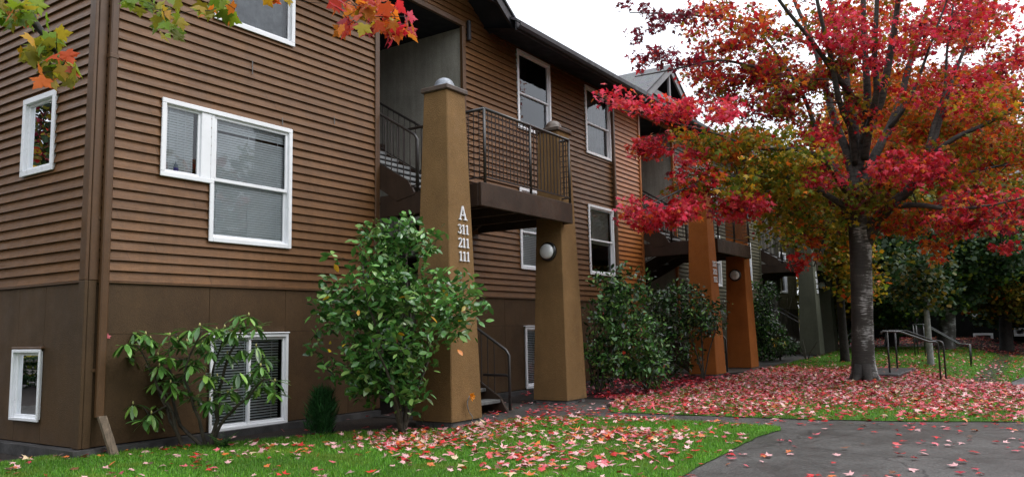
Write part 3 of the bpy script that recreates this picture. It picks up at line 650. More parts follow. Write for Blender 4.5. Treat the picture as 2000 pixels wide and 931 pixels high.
def breezeway(parent, X0, X1, dz, dx, wall_m, colors, low_rows, short=False):
    """open stair hall between two flats, with two battered piers, half landing and stairs"""
    zc = 7.03
    w = MB()
    w.add([(X1, 0.02, -.1), (X1, 5, -.1), (X1, 5, zc), (X1, 0.02, zc)], [(0, 1, 2, 3)]); w.add([(X0, 0.02, -.1), (X0, 0.02, zc), (X0, 5, zc), (X0, 5, -.1)], [(0, 1, 2, 3)])
    w.add([(X0, 5, -.1), (X0, 5, zc), (X1, 5, zc), (X1, 5, -.1)], [(0, 1, 2, 3)])
    w.build('stair_hall_wall', M['stucco'], parent)
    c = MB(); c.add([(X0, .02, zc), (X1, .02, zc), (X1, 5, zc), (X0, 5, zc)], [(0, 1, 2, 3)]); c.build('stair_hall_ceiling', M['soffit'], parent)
    for z in (2.2, 5.02):
        f = MB(); f.box((X0+.01, 1.95, z+dz-.22), (X1-.01, 4.99, z+dz)); f.build('hall_floor', M['beam'], parent)
        r = MB(); y = 1.97; r.tube([(X0+1.15, y, z+dz), (X0+1.15, y, z+dz+1.0), (X0+1.2, y, z+dz+1.07), (X1-1.12, y, z+dz+1.07)], .024)
        for i in range(1, 10): r.bar((X0+1.15+.1*i*(X1-X0-2.2)/1.0*.1*10/1.0 if False else X0+1.15+i*(X1-X0-2.27)/10, y, z+dz+.05), (X0+1.15+i*(X1-X0-2.27)/10, y, z+dz+1.07), .012)
        r.build('hall_railing', M['metal'], parent)
    t = MB()
    for x in (X0-.045, X1-.055): t.cbox((x, -.052, .10), (x+.10, .02, zc+.002), .006)
    t.cbox((X0-.045, -.050, zc+.004), (X1+.045, .02, zc+.10), .006)
    t.build('opening_trim', wall_m, parent)
    zl0, zl1 = 3.10+dz, 3.455+dz; LX0, LX1 = X0+.07, X0+2.80
    landing(parent, LX0, LX1, -2.06, zl0, zl1)
    balcony_rail(parent, LX0+.11, LX1, -2.06, zl1)
    # stairs: ground -> second floor, second -> half landing, half landing -> third
    flight(parent, X0+.10, X0+1.16, -1.62, .03+dz, 1.93, 2.2+dz, M['footing'], rails=('l', 'r'), low_post=True)
    flight(parent, X0+1.28, X1-.06, 1.95, 2.2+dz, -.60, 3.44+dz, M['concrete'], rails=('l',))
    flight(parent, X0+.06, X0+1.16, -.66, 3.44+dz, 1.93, 5.0+dz, M['concrete'], rails=('l', 'r'))
    rl = MB(); xx = X0+.095
    for i in range(8): rl.bar((xx, -.66-.12*i, zl1+.10), (xx, -.66-.12*i, zl1+1.02), .012)
    rl.tube([(xx, -.60, zl1+1.02), (xx, -1.55, zl1+1.02)], .024); rl.bar((xx, -.60, zl1+.1), (xx, -1.55, zl1+.1), .02); rl.build('landing_railing', M['metal'], parent)
    pm, dm = colors
    pillar(parent, 4.05+dx, -1.862, pm, .075+dz+low_rows[1], 4.66+dz, rows=low_rows[0], dome=dm)
    pillar(parent, 7.525+dx, -1.625, pm, .06+dz+low_rows[1], 4.80+dz, lamp=True, dome=M['cap'] if dx < 1 else dm)

def gable(parent, xc, yf, zb, half, rise, depth, wall_m, wall_cut=7.13, fm=None):
    fm = fm or M['fascia']
    """front gable over the stair hall: rake boards, king-post truss, shingled slopes"""
    zp = zb+rise; t = .10; mb = MB(); sl = rise/half
    for sgn in (-1, 1):
        P = [(xc, yf, zp), (xc+sgn*half, yf, zb), (xc+sgn*half, yf, zb-.19), (xc, yf, zp-.19)]
        if sgn > 0: P = P[::-1]
        mb.prism(P, (0, .05, 0))
    ro = mb.build('gable_rake', fm, parent)
    s = MB()
    for sgn in (-1, 1):
        a = [(xc, yf-.03, zp+.03), (xc+sgn*(half+.06), yf-.03, zb-.01), (xc+sgn*(half+.06), depth, zb-.01), (xc, depth, zp+.03)]
        s.prism(a if sgn > 0 else a[::-1], (0, 0, .045))
    s.build('gable_shingles', M['shingle'], ro)
    u = MB()
    for sgn in (-1, 1):
        u.add([(xc, yf+.05, zp-.06), (xc+sgn*half, yf+.05, zb-.10), (xc+sgn*half, depth, zb-.10), (xc, depth, zp-.06)], [(0, 1, 2, 3)])
    u.build('gable_soffit', M['soffit'], ro)
    k = MB(); zt = zb+rise*.30
    k.cbox((xc-.05, yf+.055, zt-.16), (xc+.05, yf+.12, zp-.2), .006); k.build('king_post', fm, ro)
    k = MB(); k.cbox((xc-half*.78, yf+.056, zt-.16), (xc-.052, yf+.12, zt), .006); k.cbox((xc+.052, yf+.056, zt-.16), (xc+half*.78, yf+.12, zt), .006); k.build('tie_beam', fm, ro)
    # siding triangle set back at the wall plane
    w = MB(); k_ = 0; z = wall_cut
    while z < zp-.2:
        hw = (zp-.1-z)/sl; w.add([(xc-hw, -.03, z), (xc+hw, -.03, z), (xc+hw-.0, -.008, z+E_LAP), (xc-hw, -.008, z+E_LAP)], [(0, 1, 2, 3)]); w.add([(xc-hw, -.004, z), (xc+hw, -.004, z), (xc+hw, -.03, z), (xc-hw, -.03, z)], [(0, 1, 2, 3)])
        z += E_LAP
    w.build('gable_siding', wall_m, ro)
    return ro

def eave(parent, x0, x1, zb=7.22, yf=-.60, zw=None):
    zw = zw or zb-.02
    """eave strip: soffit, fascia and gutter, then the roof slope behind"""
    rf = MB(); rf.prism([(x0, yf-.02, zb+.12), (x1, yf-.02, zb+.12), (x1, 5.0, zb+3.0), (x0, 5.0, zb+3.0)], (0, 0, .05)); r = rf.build('roof', M['shingle'], parent)
    rb = MB(); rb.prism([(x0, 5.0, zb+3.0), (x1, 5.0, zb+3.0), (x1, 10.6, zb+.1), (x0, 10.6, zb+.1)], (0, 0, .05)); rb.build('rear_slope', M['shingle'], r)
    f = MB(); f.cbox((x0, yf, zb-.06), (x1, yf+.03, zb+.12), .004); f.build('fascia', M['fascia_dark'], r)
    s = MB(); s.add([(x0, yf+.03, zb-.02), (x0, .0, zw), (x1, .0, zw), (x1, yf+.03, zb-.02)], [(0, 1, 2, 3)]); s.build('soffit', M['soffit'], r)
    g = MB(); P = [(x0, yf-.004, zb+.10), (x0, yf-.004, zb-.03), (x0, yf-.07, zb-.03), (x0, yf-.10, zb+.02), (x0, yf-.10, zb+.10), (x0, yf-.085, zb+.10), (x0, yf-.085, zb+.03), (x0, yf-.06, zb-.01), (x0, yf-.015, zb-.01), (x0, yf-.015, zb+.10)]
    g.prism(P, (x1-x0, 0, 0)); g.build('gutter', M['fascia_dark'], r)
    return r

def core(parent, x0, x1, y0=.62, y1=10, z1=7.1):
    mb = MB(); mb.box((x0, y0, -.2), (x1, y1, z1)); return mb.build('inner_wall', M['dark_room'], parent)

def downspout(parent, x, y, z0, z1, w=.085, joint=None):
    mb = MB(); mb.cbox((x-w/2, y-.055, z0), (x+w/2, y, z1), .012)
    if joint: mb.cbox((x-w/2-.006, y-.061, joint), (x+w/2+.006, y+.001, joint+.05), .01)
    for z in (z0+.35, z0+2.2, z0+4.4):
        if z < z1: mb.cbox((x-w/2-.02, y-.004, z), (x+w/2+.02, y+.004, z+.03), .002)
    return mb.build('downspout', M['trim'] if parent['label'].startswith('brown') else M['trim'], parent)

BELT = 1.918; ZB = .085; TOP = 7.20
# ---------------- brown building
bA = thing('apartment_building', 'brown lap-sided apartment building whose tan entry pillar carries a white letter A', 'apartment building', (0, 0, 0), 'apartment buildings along the walk')
X0, X1 = 4.58, 6.95
hs = []
hs += L_window(bA)
hs.append(window(bA, front, 1.50, 2.85, 5.42, 7.08, 'fixed', cover='curtain'))
hs.append(window(bA, front, 8.78, 10.12, 5.43, 7.14, cover=None, rail=.46, label='third-floor sash window mirroring sky and branches'))
hs.append(window(bA, front, 11.74, 13.05, 5.43, 7.11, cover='curtain', rail=.46))
hs.append(window(bA, front, 8.78, 10.12, 2.50, 4.19, cover='blind', rail=.46))
hs.append(window(bA, front, 11.74, 13.05, 2.53, 4.20, cover='blind_half', rail=.50))
bw = window(bA, front, 1.56, 2.80, .07, 1.285, 'slider', cover='blind', brow=True, trim=.042)
bw2 = window(bA, front, 8.88, 10.1, .09, 1.33, 'slider', cover='blind', brow=True, trim=.055)
op = (X0, X1, -.2, 7.05)
siding('siding', front, .10, 13.14, BELT, TOP, hs+[op], M['siding'], bA)
panels('panel_wall', front, .0, X0, ZB, BELT-.03, [bw], [1.555, 2.77, 3.98], [1.315], M['panel'], bA); panels('panel_wall', front, X1, 13.14, ZB, BELT-.03, [bw2], [8.2, 9.42, 10.64, 11.86], [1.355], M['panel'], bA)
bt = MB(); bt.cbox((.075, -.036, BELT-.028), (X0-.05, .02, BELT-.004), .004); bt.cbox((X1+.05, -.036, BELT-.028), (13.14, .02, BELT-.004), .004); bt.build('drip_trim', M['trim'], bA)
sw = window(bA, side, .79, 1.58, 3.26, 4.24, 'fixed', trim=.07, cover=None); sb = window(bA, side, .86, 1.54, .33, 1.155, 'fixed', trim=.036, cover='green_curtain', brow=False)
fl = MB(); mbox(fl, side, .84, 1.56, 1.158, 1.185, -.01, .055); fl.build('window_flashing', M['trim'], bA)
siding('side_siding', side, .10, 10, BELT, TOP+2.0, [sw], M['siding'], bA, flip=True)
panels('side_panel_wall', side, .0, 10, ZB, BELT-.03, [sb], [.875, 1.5, 2.7, 3.9], [], M['panel'], bA)
sm = MB(); sm.box((-.0125, 1.505, 1.19), (-.0128, 10, 1.196)); 
bt = MB(); bt.cbox((-.036, .075, BELT-.028), (.02, 10, BELT-.004), .004); bt.build('side_drip_trim', M['trim'], bA)
cb = MB(); cb.cbox((-.046, -.030, BELT-.002), (-.006, .098, TOP+.2), .006); cb.cbox((-.005, -.044, BELT-.002), (.098, -.004, TOP), .006); cb.build('corner_board', M['trim'], bA)
cb = MB(); cb.cbox((-.046, -.034, ZB-.005), (-.006, .098, BELT-.004), .006); cb.cbox((-.005, -.040, ZB-.005), (.085, -.004, BELT-.004), .006); cb.build('base_corner_board', M['panel'], bA)
ds = MB(); ds.cbox((.098, -.115, .40), (.192, -.050, TOP), .014); ds.cbox((.092, -.121, 4.48), (.198, -.046, 4.54), .008)
for z in (.9, 2.6, 5.3): ds.cbox((.07, -.052, z), (.22, -.042, z+.035), .002)
ds.build('downspout', M['trim'], bA)
cu = MB(); cu.prism([(-.14, -.12, -.3), (-.14, 10, -.3), (0, 10, -.3), (0, 0, -.3), (X0, 0, -.3), (X0, -.12, -.3)], (0, 0, .30+ZB-.01)); cu.prism([(X1, -.12, -.3), (X1, 0, -.3), (13.14, 0, -.3), (13.14, -.12, -.3)], (0, 0, .30+ZB-.01)); cu.build('foundation_ledge', M['curb'], bA)
breezeway(bA, X0, X1, 0, 0, M['trim'], (M['pillar'], M['zinc']), ([('A', 2.815, .20), ('311', 2.615, .135), ('211', 2.425, .135), ('111', 2.235, .135)], 0))
ln = thing  # alias
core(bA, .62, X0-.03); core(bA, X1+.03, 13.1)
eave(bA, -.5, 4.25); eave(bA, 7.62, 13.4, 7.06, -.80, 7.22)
gable(bA, 6.0, -.66, 7.25, 1.80, 1.22, 3.2, M['siding'], fm=M['fascia_dark'])
db = MB(); db.cbox((7.03, -.11, 6.78), (7.10, -.045, 7.18), .01); db.build('gutter_elbow', M['fascia_dark'], bA)
rv = MB(); rv.cbox((11.6, .75, 8.05), (11.95, 1.1, 8.35), .01); rv.build('roof_vent', M['zinc'], bA)
for (a, b) in (((490, 120), (490, 146)), ((548, 231), (549, 245)), ((650, 228), (650, 243))):
    p = on_y(*a); q = on_y(*b); p[1] = q[1] = -.034; t = MB(); t.bar(p, q, .008); t.build('paint_scrape', M['concrete'], bA)
# ---------------- orange building
bB = thing('apartment_building', 'orange lap-sided apartment bay with orange pillars beside the brown building', 'apartment building', (13.15, 0, 0), 'apartment buildings along the walk')
O0, O1 = 14.77, 17.14
siding('siding', front, 13.24, O1+.12, BELT, TOP, [(O0, O1, -.2, 7.05)], M['o_siding'], bB)
panels('panel_wall', front, 13.16, O0, ZB, BELT-.03, [], [14.2], [1.315], M['o_panel'], bB)
cb = MB(); cb.cbox((13.15, -.062, ZB), (13.24, .02, TOP), .006); cb.build('corner_board', M['o_siding'], bB)
ds = MB(); ds.cbox((13.062, -.12, .2), (13.148, -.055, TOP), .014); ds.build('downspout', M['trim'], bA)
bt = MB(); bt.cbox((13.24, -.036, BELT-.028), (O0-.05, .02, BELT-.004), .004); bt.build('drip_trim', M['o_siding'], bB)
cu = MB(); cu.box((13.145, -.12, -.3), (O0, 0, ZB-.01)); cu.build('foundation_ledge', M['curb'], bB)
breezeway(bB, O0, O1, .03, 10.19, M['o_siding'], (M['o_pillar'], M['zinc']), ([('312', 2.72, .135), ('212', 2.53, .135), ('112', 2.34, .135)], .02))
core(bB, 13.2, O0-.03)
eave(bB, 13.41, 17.3)
gable(bB, 15.78, -.64, 7.27, 1.84, 1.24, 3.2, M['o_siding'])
# ---------------- green building
bC = thing('apartment_building', 'olive green lap-sided apartment building with green pillars beyond the orange bay', 'apartment building', (17.26, 0, 0), 'apartment buildings along the walk')
G0, G1 = 25.35, 27.7
hs = [window(bC, front, 19.0, 20.3, 5.45, 7.1, rail=.46, cover='blind_half'), window(bC, front, 22.6, 24.1, 5.45, 7.1, rail=.46), window(bC, front, 19.4, 20.9, 2.55, 4.25, rail=.46, cover='blind'), window(bC, front, 22.55, 24.2, 2.55, 4.25, rail=.5, cover='curtain'), window(bC, front, 27.95, 28.9, 2.55, 4.2, rail=.5)]
siding('siding', front, O1+.13, 30.5, BELT, TOP, hs+[(G0, G1, -.2, 7.05)], M['g_siding'], bC)
panels('panel_wall', front, O1+.13, G0, ZB+.1, BELT-.03, [], [18.4, 20, 21.6, 23.2], [1.4], M['g_panel'], bC); panels('panel_wall', front, G1, 30.5, ZB+.1, BELT-.03, [], [29], [1.4], M['g_panel'], bC)
cu = MB(); cu.box((O1+.13, -.12, -.3), (G0, 0, ZB+.09)); cu.box((G1, -.12, -.3), (30.5, 0, ZB+.09)); cu.build('foundation_ledge', M['curb'], bC)
breezeway(bC, G0, G1, .10, 20.72, M['g_siding'], (M['g_pillar'], M['zinc']), ([('A', 2.93, .20), ('313', 2.72, .135), ('213', 2.53, .135), ('113', 2.34, .135)], .04))
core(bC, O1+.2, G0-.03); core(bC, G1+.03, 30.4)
eave(bC, 17.31, 31)
gable(bC, 26.5, -.64, 7.27, 1.84, 1.24, 3.2, M['g_siding'])
ew = MB(); ew.box((30.5, 0, -.2), (30.6, 10, 7.2)); ew.build('end_wall', M['g_siding'], bC)

# ---------------- dark building beyond the trees
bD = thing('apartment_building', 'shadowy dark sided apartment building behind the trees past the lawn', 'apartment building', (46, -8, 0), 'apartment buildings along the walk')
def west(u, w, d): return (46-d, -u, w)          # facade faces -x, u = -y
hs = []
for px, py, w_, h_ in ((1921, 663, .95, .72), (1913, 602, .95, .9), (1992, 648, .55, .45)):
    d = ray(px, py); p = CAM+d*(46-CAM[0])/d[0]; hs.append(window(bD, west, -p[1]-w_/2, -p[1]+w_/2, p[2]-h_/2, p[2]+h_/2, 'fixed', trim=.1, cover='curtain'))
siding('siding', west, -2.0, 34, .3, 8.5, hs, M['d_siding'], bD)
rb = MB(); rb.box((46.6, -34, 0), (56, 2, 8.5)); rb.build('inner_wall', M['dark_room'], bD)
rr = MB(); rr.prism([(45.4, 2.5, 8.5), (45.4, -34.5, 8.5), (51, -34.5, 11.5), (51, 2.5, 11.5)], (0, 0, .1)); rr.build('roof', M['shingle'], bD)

# ------------------------------------------------------------------ leaves
def rot_frames(n, up_bias=.6, droop=0.0):
    """random leaf frames: tip direction t, normal nrm"""
    nrm = rng.normal(size=(n, 3)); nrm /= np.linalg.norm(nrm, axis=1)[:, None]; nrm[:, 2] = np.abs(nrm[:, 2])*.6+up_bias
    nrm /= np.linalg.norm(nrm, axis=1)[:, None]
    t = rng.normal(size=(n, 3)); t[:, 2] -= droop; t -= nrm*(t*nrm).sum(1)[:, None]; t /= np.linalg.norm(t, axis=1)[:, None]
    return t, nrm

def leaf_batch(tpl, faces, pos, t, nrm, size):
    """tpl (k,3): x across, y along the tip, z out of the leaf"""
    b = np.cross(t, nrm); k = len(tpl); n = len(pos)
    V = pos[:, None, :] + size[:, None, None]*(tpl[None, :, 0:1]*b[:, None, :]+tpl[None, :, 1:2]*t[:, None, :]+tpl[None, :, 2:3]*nrm[:, None, :])
    fn = np.array([len(f) for f in faces]); fi = np.concatenate([np.array(f) for f in faces])
    idx = (np.arange(n)[:, None]*k+fi[None, :]).ravel(); cnt = np.tile(fn, n)
    return V.reshape(-1, 3), cnt, idx

def fan(outline, centre):
    k = len(outline); tpl = [(*centre,)]+[tuple(p) for p in outline]
    return np.array(tpl, float), [(0, 1+i, 1+(i+1) % k) for i in range(k)]
def mirror(h): return h+[(-x, y, z) for x, y, z in h[::-1] if abs(x) > 1e-6]
MAPLE_S = fan(mirror([(0, 0, 0), (.40, .02, -.05), (.24, .18, -.02), (.60, .46, -.09), (.20, .46, -.02), (0, 1.0, -.12)]), (0, .34, .05))
MAPLE_D = fan(mirror([(0, 0, 0), (.20, -.08, -.01), (.42, .0, -.06), (.34, .12, -.03), (.44, .22, -.05), (.66, .44, -.14), (.46, .45, -.06), (.40, .54, -.06), (.22, .46, -.01), (.25, .64, -.03), (.12, .74, -.04), (0, 1.0, -.12)]), (0, .34, .07))
OVATE = (np.array([(0, 0, 0), (.20, .28, .035), (.24, .52, .04), (.14, .80, .0), (0, 1, -.06), (-.14, .80, .0), (-.24, .52, .04), (-.20, .28, .035), (0, .3, -.02), (0, .6, -.01)]), [(0, 1, 8), (0, 8, 7), (1, 2, 9, 8), (8, 9, 6, 7), (2, 3, 9), (9, 5, 6), (3, 4, 9), (9, 4, 5)])
LONG = (np.array([(0, 0, 0), (.10, .22, .02), (.145, .55, .0), (.10, .82, -.05), (0, 1, -.12), (-.10, .82, -.05), (-.145, .55, .0), (-.10, .22, .02), (0, .3, -.02), (0, .65, -.04)]), OVATE[1])
QUAD = (np.array([(0, 0, 0), (.30, .42, .04), (0, 1, -.06), (-.30, .42, .04)]), [(0, 1, 2, 3)])
TRI5 = (np.array([(0, 0, 0), (.42, .16, -.03), (.50, .55, -.06), (0, 1, -.1), (-.50, .55, -.06), (-.42, .16, -.03)]), [(0, 1, 2, 3, 4, 5)])

PAL = {
 'pink': [(.66, .045, .095), (.76, .09, .15), (.54, .025, .055), (.66, .07, .075)],
 'red': [(.46, .016, .022), (.55, .03, .035), (.36, .012, .022), (.58, .055, .03)],
 'maroon': [(.15, .013, .028), (.21, .016, .032), (.11, .016, .020)],
 'orange': [(.60, .13, .016), (.66, .19, .02), (.58, .085, .02), (.50, .16, .02)],
 'olive': [(.26, .20, .016), (.20, .185, .018), (.34, .22, .016), (.13, .145, .016)],
 'green': [(.11, .17, .014), (.15, .20, .016), (.07, .12, .013), (.20, .21, .02)],
 'yellow': [(.46, .31, .02), (.36, .27, .02), (.52, .27, .015)],
 'dim': [(.13, .115, .012), (.085, .09, .012), (.17, .11, .012), (.06, .075, .012)],
 'conifer': [(.022, .085, .022), (.03, .11, .028), (.016, .06, .016)],
 'dkgreen': [(.018, .045, .013), (.028, .066, .019), (.013, .033, .010), (.055, .09, .045)],
 'camellia': [(.055, .165, .032), (.085, .23, .045), (.038, .11, .024), (.12, .27, .055), (.17, .28, .07)],
 'rhodo': [(.075, .19, .034), (.11, .24, .04), (.05, .13, .028), (.15, .27, .045)],
}
def pick(palette, n, jit=.18):
    names = list(palette.keys()); w = np.array([palette[k] for k in names], float); w /= w.sum()
    ch = rng.choice(len(names), n, p=w); out = np.zeros((n, 3))
    for i, nm in enumerate(names):
        s = ch == i; a = np.array(PAL[nm]); out[s] = a[rng.integers(0, len(a), s.sum())]
    return np.clip(out*(1+rng.normal(0, jit, (n, 1))), .004, .95)

def crown_mesh(name, clusters, leaf, size, m, parent, tpl, flat=.45, per=45, up_bias=.45, droop=.6, jit=.18):
    """clusters: list of (centre, radius, palette, density)"""
    Vs, Cs, Is, Ks = [], [], [], []; base = 0
    for c, r, pal, den in clusters:
        n = int(per*den*(r/.45)**1.6); 
        if n < 1: continue
        d = rng.normal(size=(n, 3)); d /= np.linalg.norm(d, axis=1)[:, None]; rad = r*rng.random(n)**.45
        p = np.asarray(c)+d*rad[:, None]*np.array([1, 1, flat]); p[:, 2] -= .25*rad*rng.random(n)
        t, nr = rot_frames(n, up_bias, droop); s = size*rng.uniform(.5, 1.3, n)
        V, cn, ix = leaf_batch(tpl[0], tpl[1], p, t, nr, s); k = len(tpl[0])
        Vs.append(V); Cs.append(cn); Is.append(ix+base); base += len(V)
        Ks.append(np.repeat(pick(pal, n, jit), k, axis=0))
    return np_mesh(name, np.concatenate(Vs), np.concatenate(Cs), np.concatenate(Is), m, parent, np.concatenate(Ks))

def curve_pts(p, q, n, wob, sag=0.0):
    p = np.array(p, float); q = np.array(q, float); L = np.linalg.norm(q-p)
    a, b = rng.normal(0, wob*L, 3), rng.normal(0, wob*L, 3); out = []
    for i in range(n+1):
        t = i/n; out.append(p+(q-p)*t+a*math.sin(math.pi*t)*.6+b*math.sin(2*math.pi*t)*.3+np.array([0, 0, sag*L*math.sin(math.pi*t)]))
    return out

def grow(nodes, clusters, mb, rmin=.008, rmax=.03, n=6, sag=.06, steps=5):
    """join every leaf cluster to the nearest point of the skeleton with a bent twig"""
    P = np.array([p for p, r in nodes]); Rr = [r for p, r in nodes]; order = np.argsort([np.min(np.linalg.norm(P-c[0], axis=1)) for c in clusters])
    P = list(P)
    for i in order:
        c = np.asarray(clusters[i][0]); A = np.array(P); dd = np.linalg.norm(A-c, axis=1)+.9*np.maximum(0, A[:, 2]-c[2]); j = int(np.argmin(dd))
        L = np.linalg.norm(A[j]-c)
        if L < .05: continue
        pts = curve_pts(A[j], c, steps, .07, sag); r0 = min(Rr[j]*.75, rmax*min(1.0, .35+L/2.5)); r0 = max(r0, rmin)
        rad = [r0+(rmin*.7-r0)*k/steps for k in range(steps+1)]
        mb.tube(pts, rad, n)
        for k in range(1, steps+1): P.append(pts[k]); Rr.append(rad[k])

# ------------------------------------------------------------------ the big red maple
TB = np.array([13.66, -5.52]); TZ = float(gh(*TB)); DT = depth_of((TB[0], TB[1], 1.0))
def T(px, py, dd=0.0): return at_depth(px, py, DT+dd)
maple = thing('maple_tree', 'large red and orange autumn maple on the leaf covered lawn', 'tree', (TB[0], TB[1], TZ))
def poly(ctrl, n=4):
    """smooth polyline through control points (px, py, depth offset, radius px)"""
    P = [T(a, b, c) for a, b, c, r in ctrl]; Rd = [r*DT/FPX for *_, r in ctrl]; out = []
    for i in range(len(P)-1):
        p0 = P[max(i-1, 0)]; p1 = P[i]; p2 = P[i+1]; p3 = P[min(i+2, len(P)-1)]
        for k in range(n):
            t = k/n; q = .5*((2*p1)+(-p0+p2)*t+(2*p0-5*p1+4*p2-p3)*t*t+(-p0+3*p1-3*p2+p3)*t**3); out.append((q, Rd[i]+(Rd[i+1]-Rd[i])*t))
    out.append((P[-1], Rd[-1])); return out
tr = MB(); nodes = []
trunk = poly([(1690, 760, 0, 33), (1689, 738, 0, 26), (1686, 700, 0, 21.5), (1684, 620, 0, 20), (1682, 540, 0, 20), (1680, 470, 0, 20.5), (1676, 420, 0, 21), (1672, 385, 0, 17)])
tr.tube([p for p, r in trunk], [r for p, r in trunk], 18)
for a in range(6):   # root flare
    an = a*2*math.pi/6+.5; b0 = np.array([TB[0], TB[1], TZ]); dv = np.array([math.cos(an), math.sin(an), 0])
    tr.tube([b0+dv*.10+(0, 0, .34), b0+dv*.17+(0, 0, .12), b0+dv*.27+(0, 0, .0), b0+dv*.42+(0, 0, -.08)], [.12, .11, .08, .04], 10)
tko = tr.build('trunk', M['bark'], maple)
LIMBS = [
 [(1678, 440, 0, 14), (1668, 385, .1, 14), (1672, 330, .2, 13), (1668, 260, .3, 11), (1655, 185, .4, 9), (1645, 110, .5, 7.5), (1625, 20, .6, 6), (1610, -90, .7, 4), (1600, -190, .8, 2)],
 [(1690, 480, 0, 13), (1706, 440, -.2, 14), (1735, 405, -.4, 11), (1775, 370, -.6, 9), (1812, 310, -.7, 7), (1838, 225, -.4, 5), (1862, 150, -.2, 3.6), (1900, 50, 0, 2.6), (1930, -70, .1, 1.6)],
 [(1812, 310, -.8, 6), (1865, 270, -1.2, 4.5), (1930, 240, -1.6, 3.5), (2010, 190, -2, 2), (2090, 150, -2.3, 1)],
 [(1735, 405, -.4, 7), (1790, 400, -1, 5), (1860, 408, -1.6, 3.5), (1940, 400, -2.2, 2.2), (2020, 380, -2.6, 1)],
 [(1672, 345, .2, 10), (1686, 280, .0, 9), (1694, 200, -.1, 7.5), (1690, 110, -.2, 6), (1686, 10, -.2, 5), (1690, -100, -.2, 3)],
 [(1686, 280, .0, 9), (1702, 240, -.3, 9), (1722, 190, -.5, 8), (1738, 110, -.7, 6.5), (1752, 20, -.9, 5), (1765, -90, -1, 3)],
 [(1694, 225, .0, 5.5), (1662, 185, -.5, 5.5), (1628, 140, -.9, 5), (1585, 80, -1.3, 4), (1530, 12, -1.7, 3), (1480, -60, -2, 1.5)],
 [(1668, 370, .1, 9), (1655, 300, .3, 8), (1632, 240, .8, 8), (1612, 170, 1.2, 7), (1590, 90, 1.6, 5), (1555, 10, 2, 4), (1520, -80, 2.3, 2)],
 [(1684, 365, 0, 10), (1708, 305, .1, 9), (1738, 248, .4, 8), (1760, 190, .7, 7), (1775, 130, 1.0, 6), (1800, 60, 1.4, 5), (1822, -20, 1.8, 3.5), (1840, -110, 2, 2)],
 [(1668, 400, 0, 9), (1640, 350, -.6, 8), (1605, 310, -1.0, 6), (1555, 292, -1.5, 4), (1480, 290, -1.4, 2.6), (1400, 262, -1.6, 1.7), (1300, 236, -2.2, 1.2), (1215, 215, -3.0, 1)],
 [(1662, 415, 0, 7), (1630, 390, -.4, 6), (1560, 352, -.5, 4.5), (1500, 345, -1.0, 3.5), (1420, 345, -1.7, 2.8), (1345, 365, -2.4, 2), (1260, 405, -2.8, 1.2)],
 [(1655, 430, 0, 5), (1620, 435, .3, 4), (1575, 452, .6, 3), (1530, 470, 1.0, 2)],
 [(1620, 435, .3, 2.5), (1608, 470, .2, 2), (1590, 520, .1, 1.2)],
 [(1612, 170, 1.2, 5), (1540, 150, .6, 4), (1470, 130, .0, 3), (1400, 118, -.6, 2.4), (1320, 135, -1.0, 1.6), (1240, 150, -1.2, 1)],
 [(1590, 90, 1.6, 4), (1510, 60, 1.0, 3.2), (1430, 40, .5, 2.6), (1350, 30, .1, 1.8), (1230, 25, -.2, 1)],
 [(1688, 310, 0, 8), (1698, 250, -.4, 7), (1712, 180, -.9, 6), (1708, 110, -1.1, 5), (1712, 20, -1.3, 4), (1716, -90, -1.4, 2)],
 [(1738, 250, .1, 5), (1770, 205, -.2, 4), (1795, 150, -.3, 3), (1820, 80, -.4, 2.2), (1850, 0, -.5, 1.4)],
 [(1671, 320, .1, 7), (1664, 260, -.2, 6), (1640, 200, -.7, 5.5), (1622, 110, -1.1, 4.6), (1600, 20, -1.4, 3.4), (1580, -80, -1.6, 2)],
 [(1806, 318, -.8, 5), (1822, 250, -.7, 4), (1845, 175, -.6, 3), (1850, 95, -.5, 2.2), (1862, 10, -.5, 1.4)],
 [(1640, 350, -.7, 6), (1600, 270, -.2, 5), (1570, 190, .2, 4), (1520, 110, .4, 3), (1470, 50, .6, 2)],
 [(1800, 330, -.7, 4.5), (1840, 350, .2, 4), (1900, 335, .9, 3), (1990, 320, 1.5, 2), (2080, 330, 2, 1)],
]
lm = MB(); nodes = [(p, r) for p, r in trunk[-4:]]
for Lc in LIMBS:
    pl = poly(Lc); lm.tube([p for p, r in pl], [max(r, .006) for p, r in pl], 9); nodes += pl[2:]
def region(cx, cy, rx, ry, d0, d1, n, pal, r=(.34, .58), den=1.0):
    out = []
    for _ in range(n):
        a = rng.random()*2*math.pi; q = rng.random()**.5
        out.append((T(cx+rx*q*math.cos(a), cy+ry*q*math.sin(a), rng.uniform(d0, d1)), rng.uniform(*r), pal, den))
    return out
def band(pts, ry, d0, d1, n, pal, r=(.28, .48), den=1.0):
    out = []; P = np.array(pts, float); seg = np.linalg.norm(np.diff(P, axis=0), axis=1); cs = np.r_[0, np.cumsum(seg)]
    for _ in range(n):
        s = rng.random()*cs[-1]; i = min(np.searchsorted(cs, s, 'right')-1, len(seg)-1); t = (s-cs[i])/seg[i]; p = P[i]+(P[i+1]-P[i])*t
        out.append((T(p[0]+rng.normal(0, 8), p[1]+rng.uniform(-ry, ry), d0+(d1-d0)*rng.random()), rng.uniform(*r), pal, den))
    return out
CL = []
RED = {'pink': 6, 'red': 3.4, 'orange': .8, 'maroon': .5}; MIX = {'red': 4, 'maroon': 2, 'olive': 2, 'orange': 1.5}; OL = {'olive': 5, 'green': 3, 'yellow': 1.2, 'orange': .8}
CL += band([(1195, 200), (1280, 205), (1380, 212), (1440, 212)], 18, -2.9, -1.8, 30, RED, (.2, .38)); CL += band([(1440, 205), (1560, 200)], 20, -1.5, .5, 12, {'maroon': 3, 'red': 2, 'olive': 2}, (.2, .36))
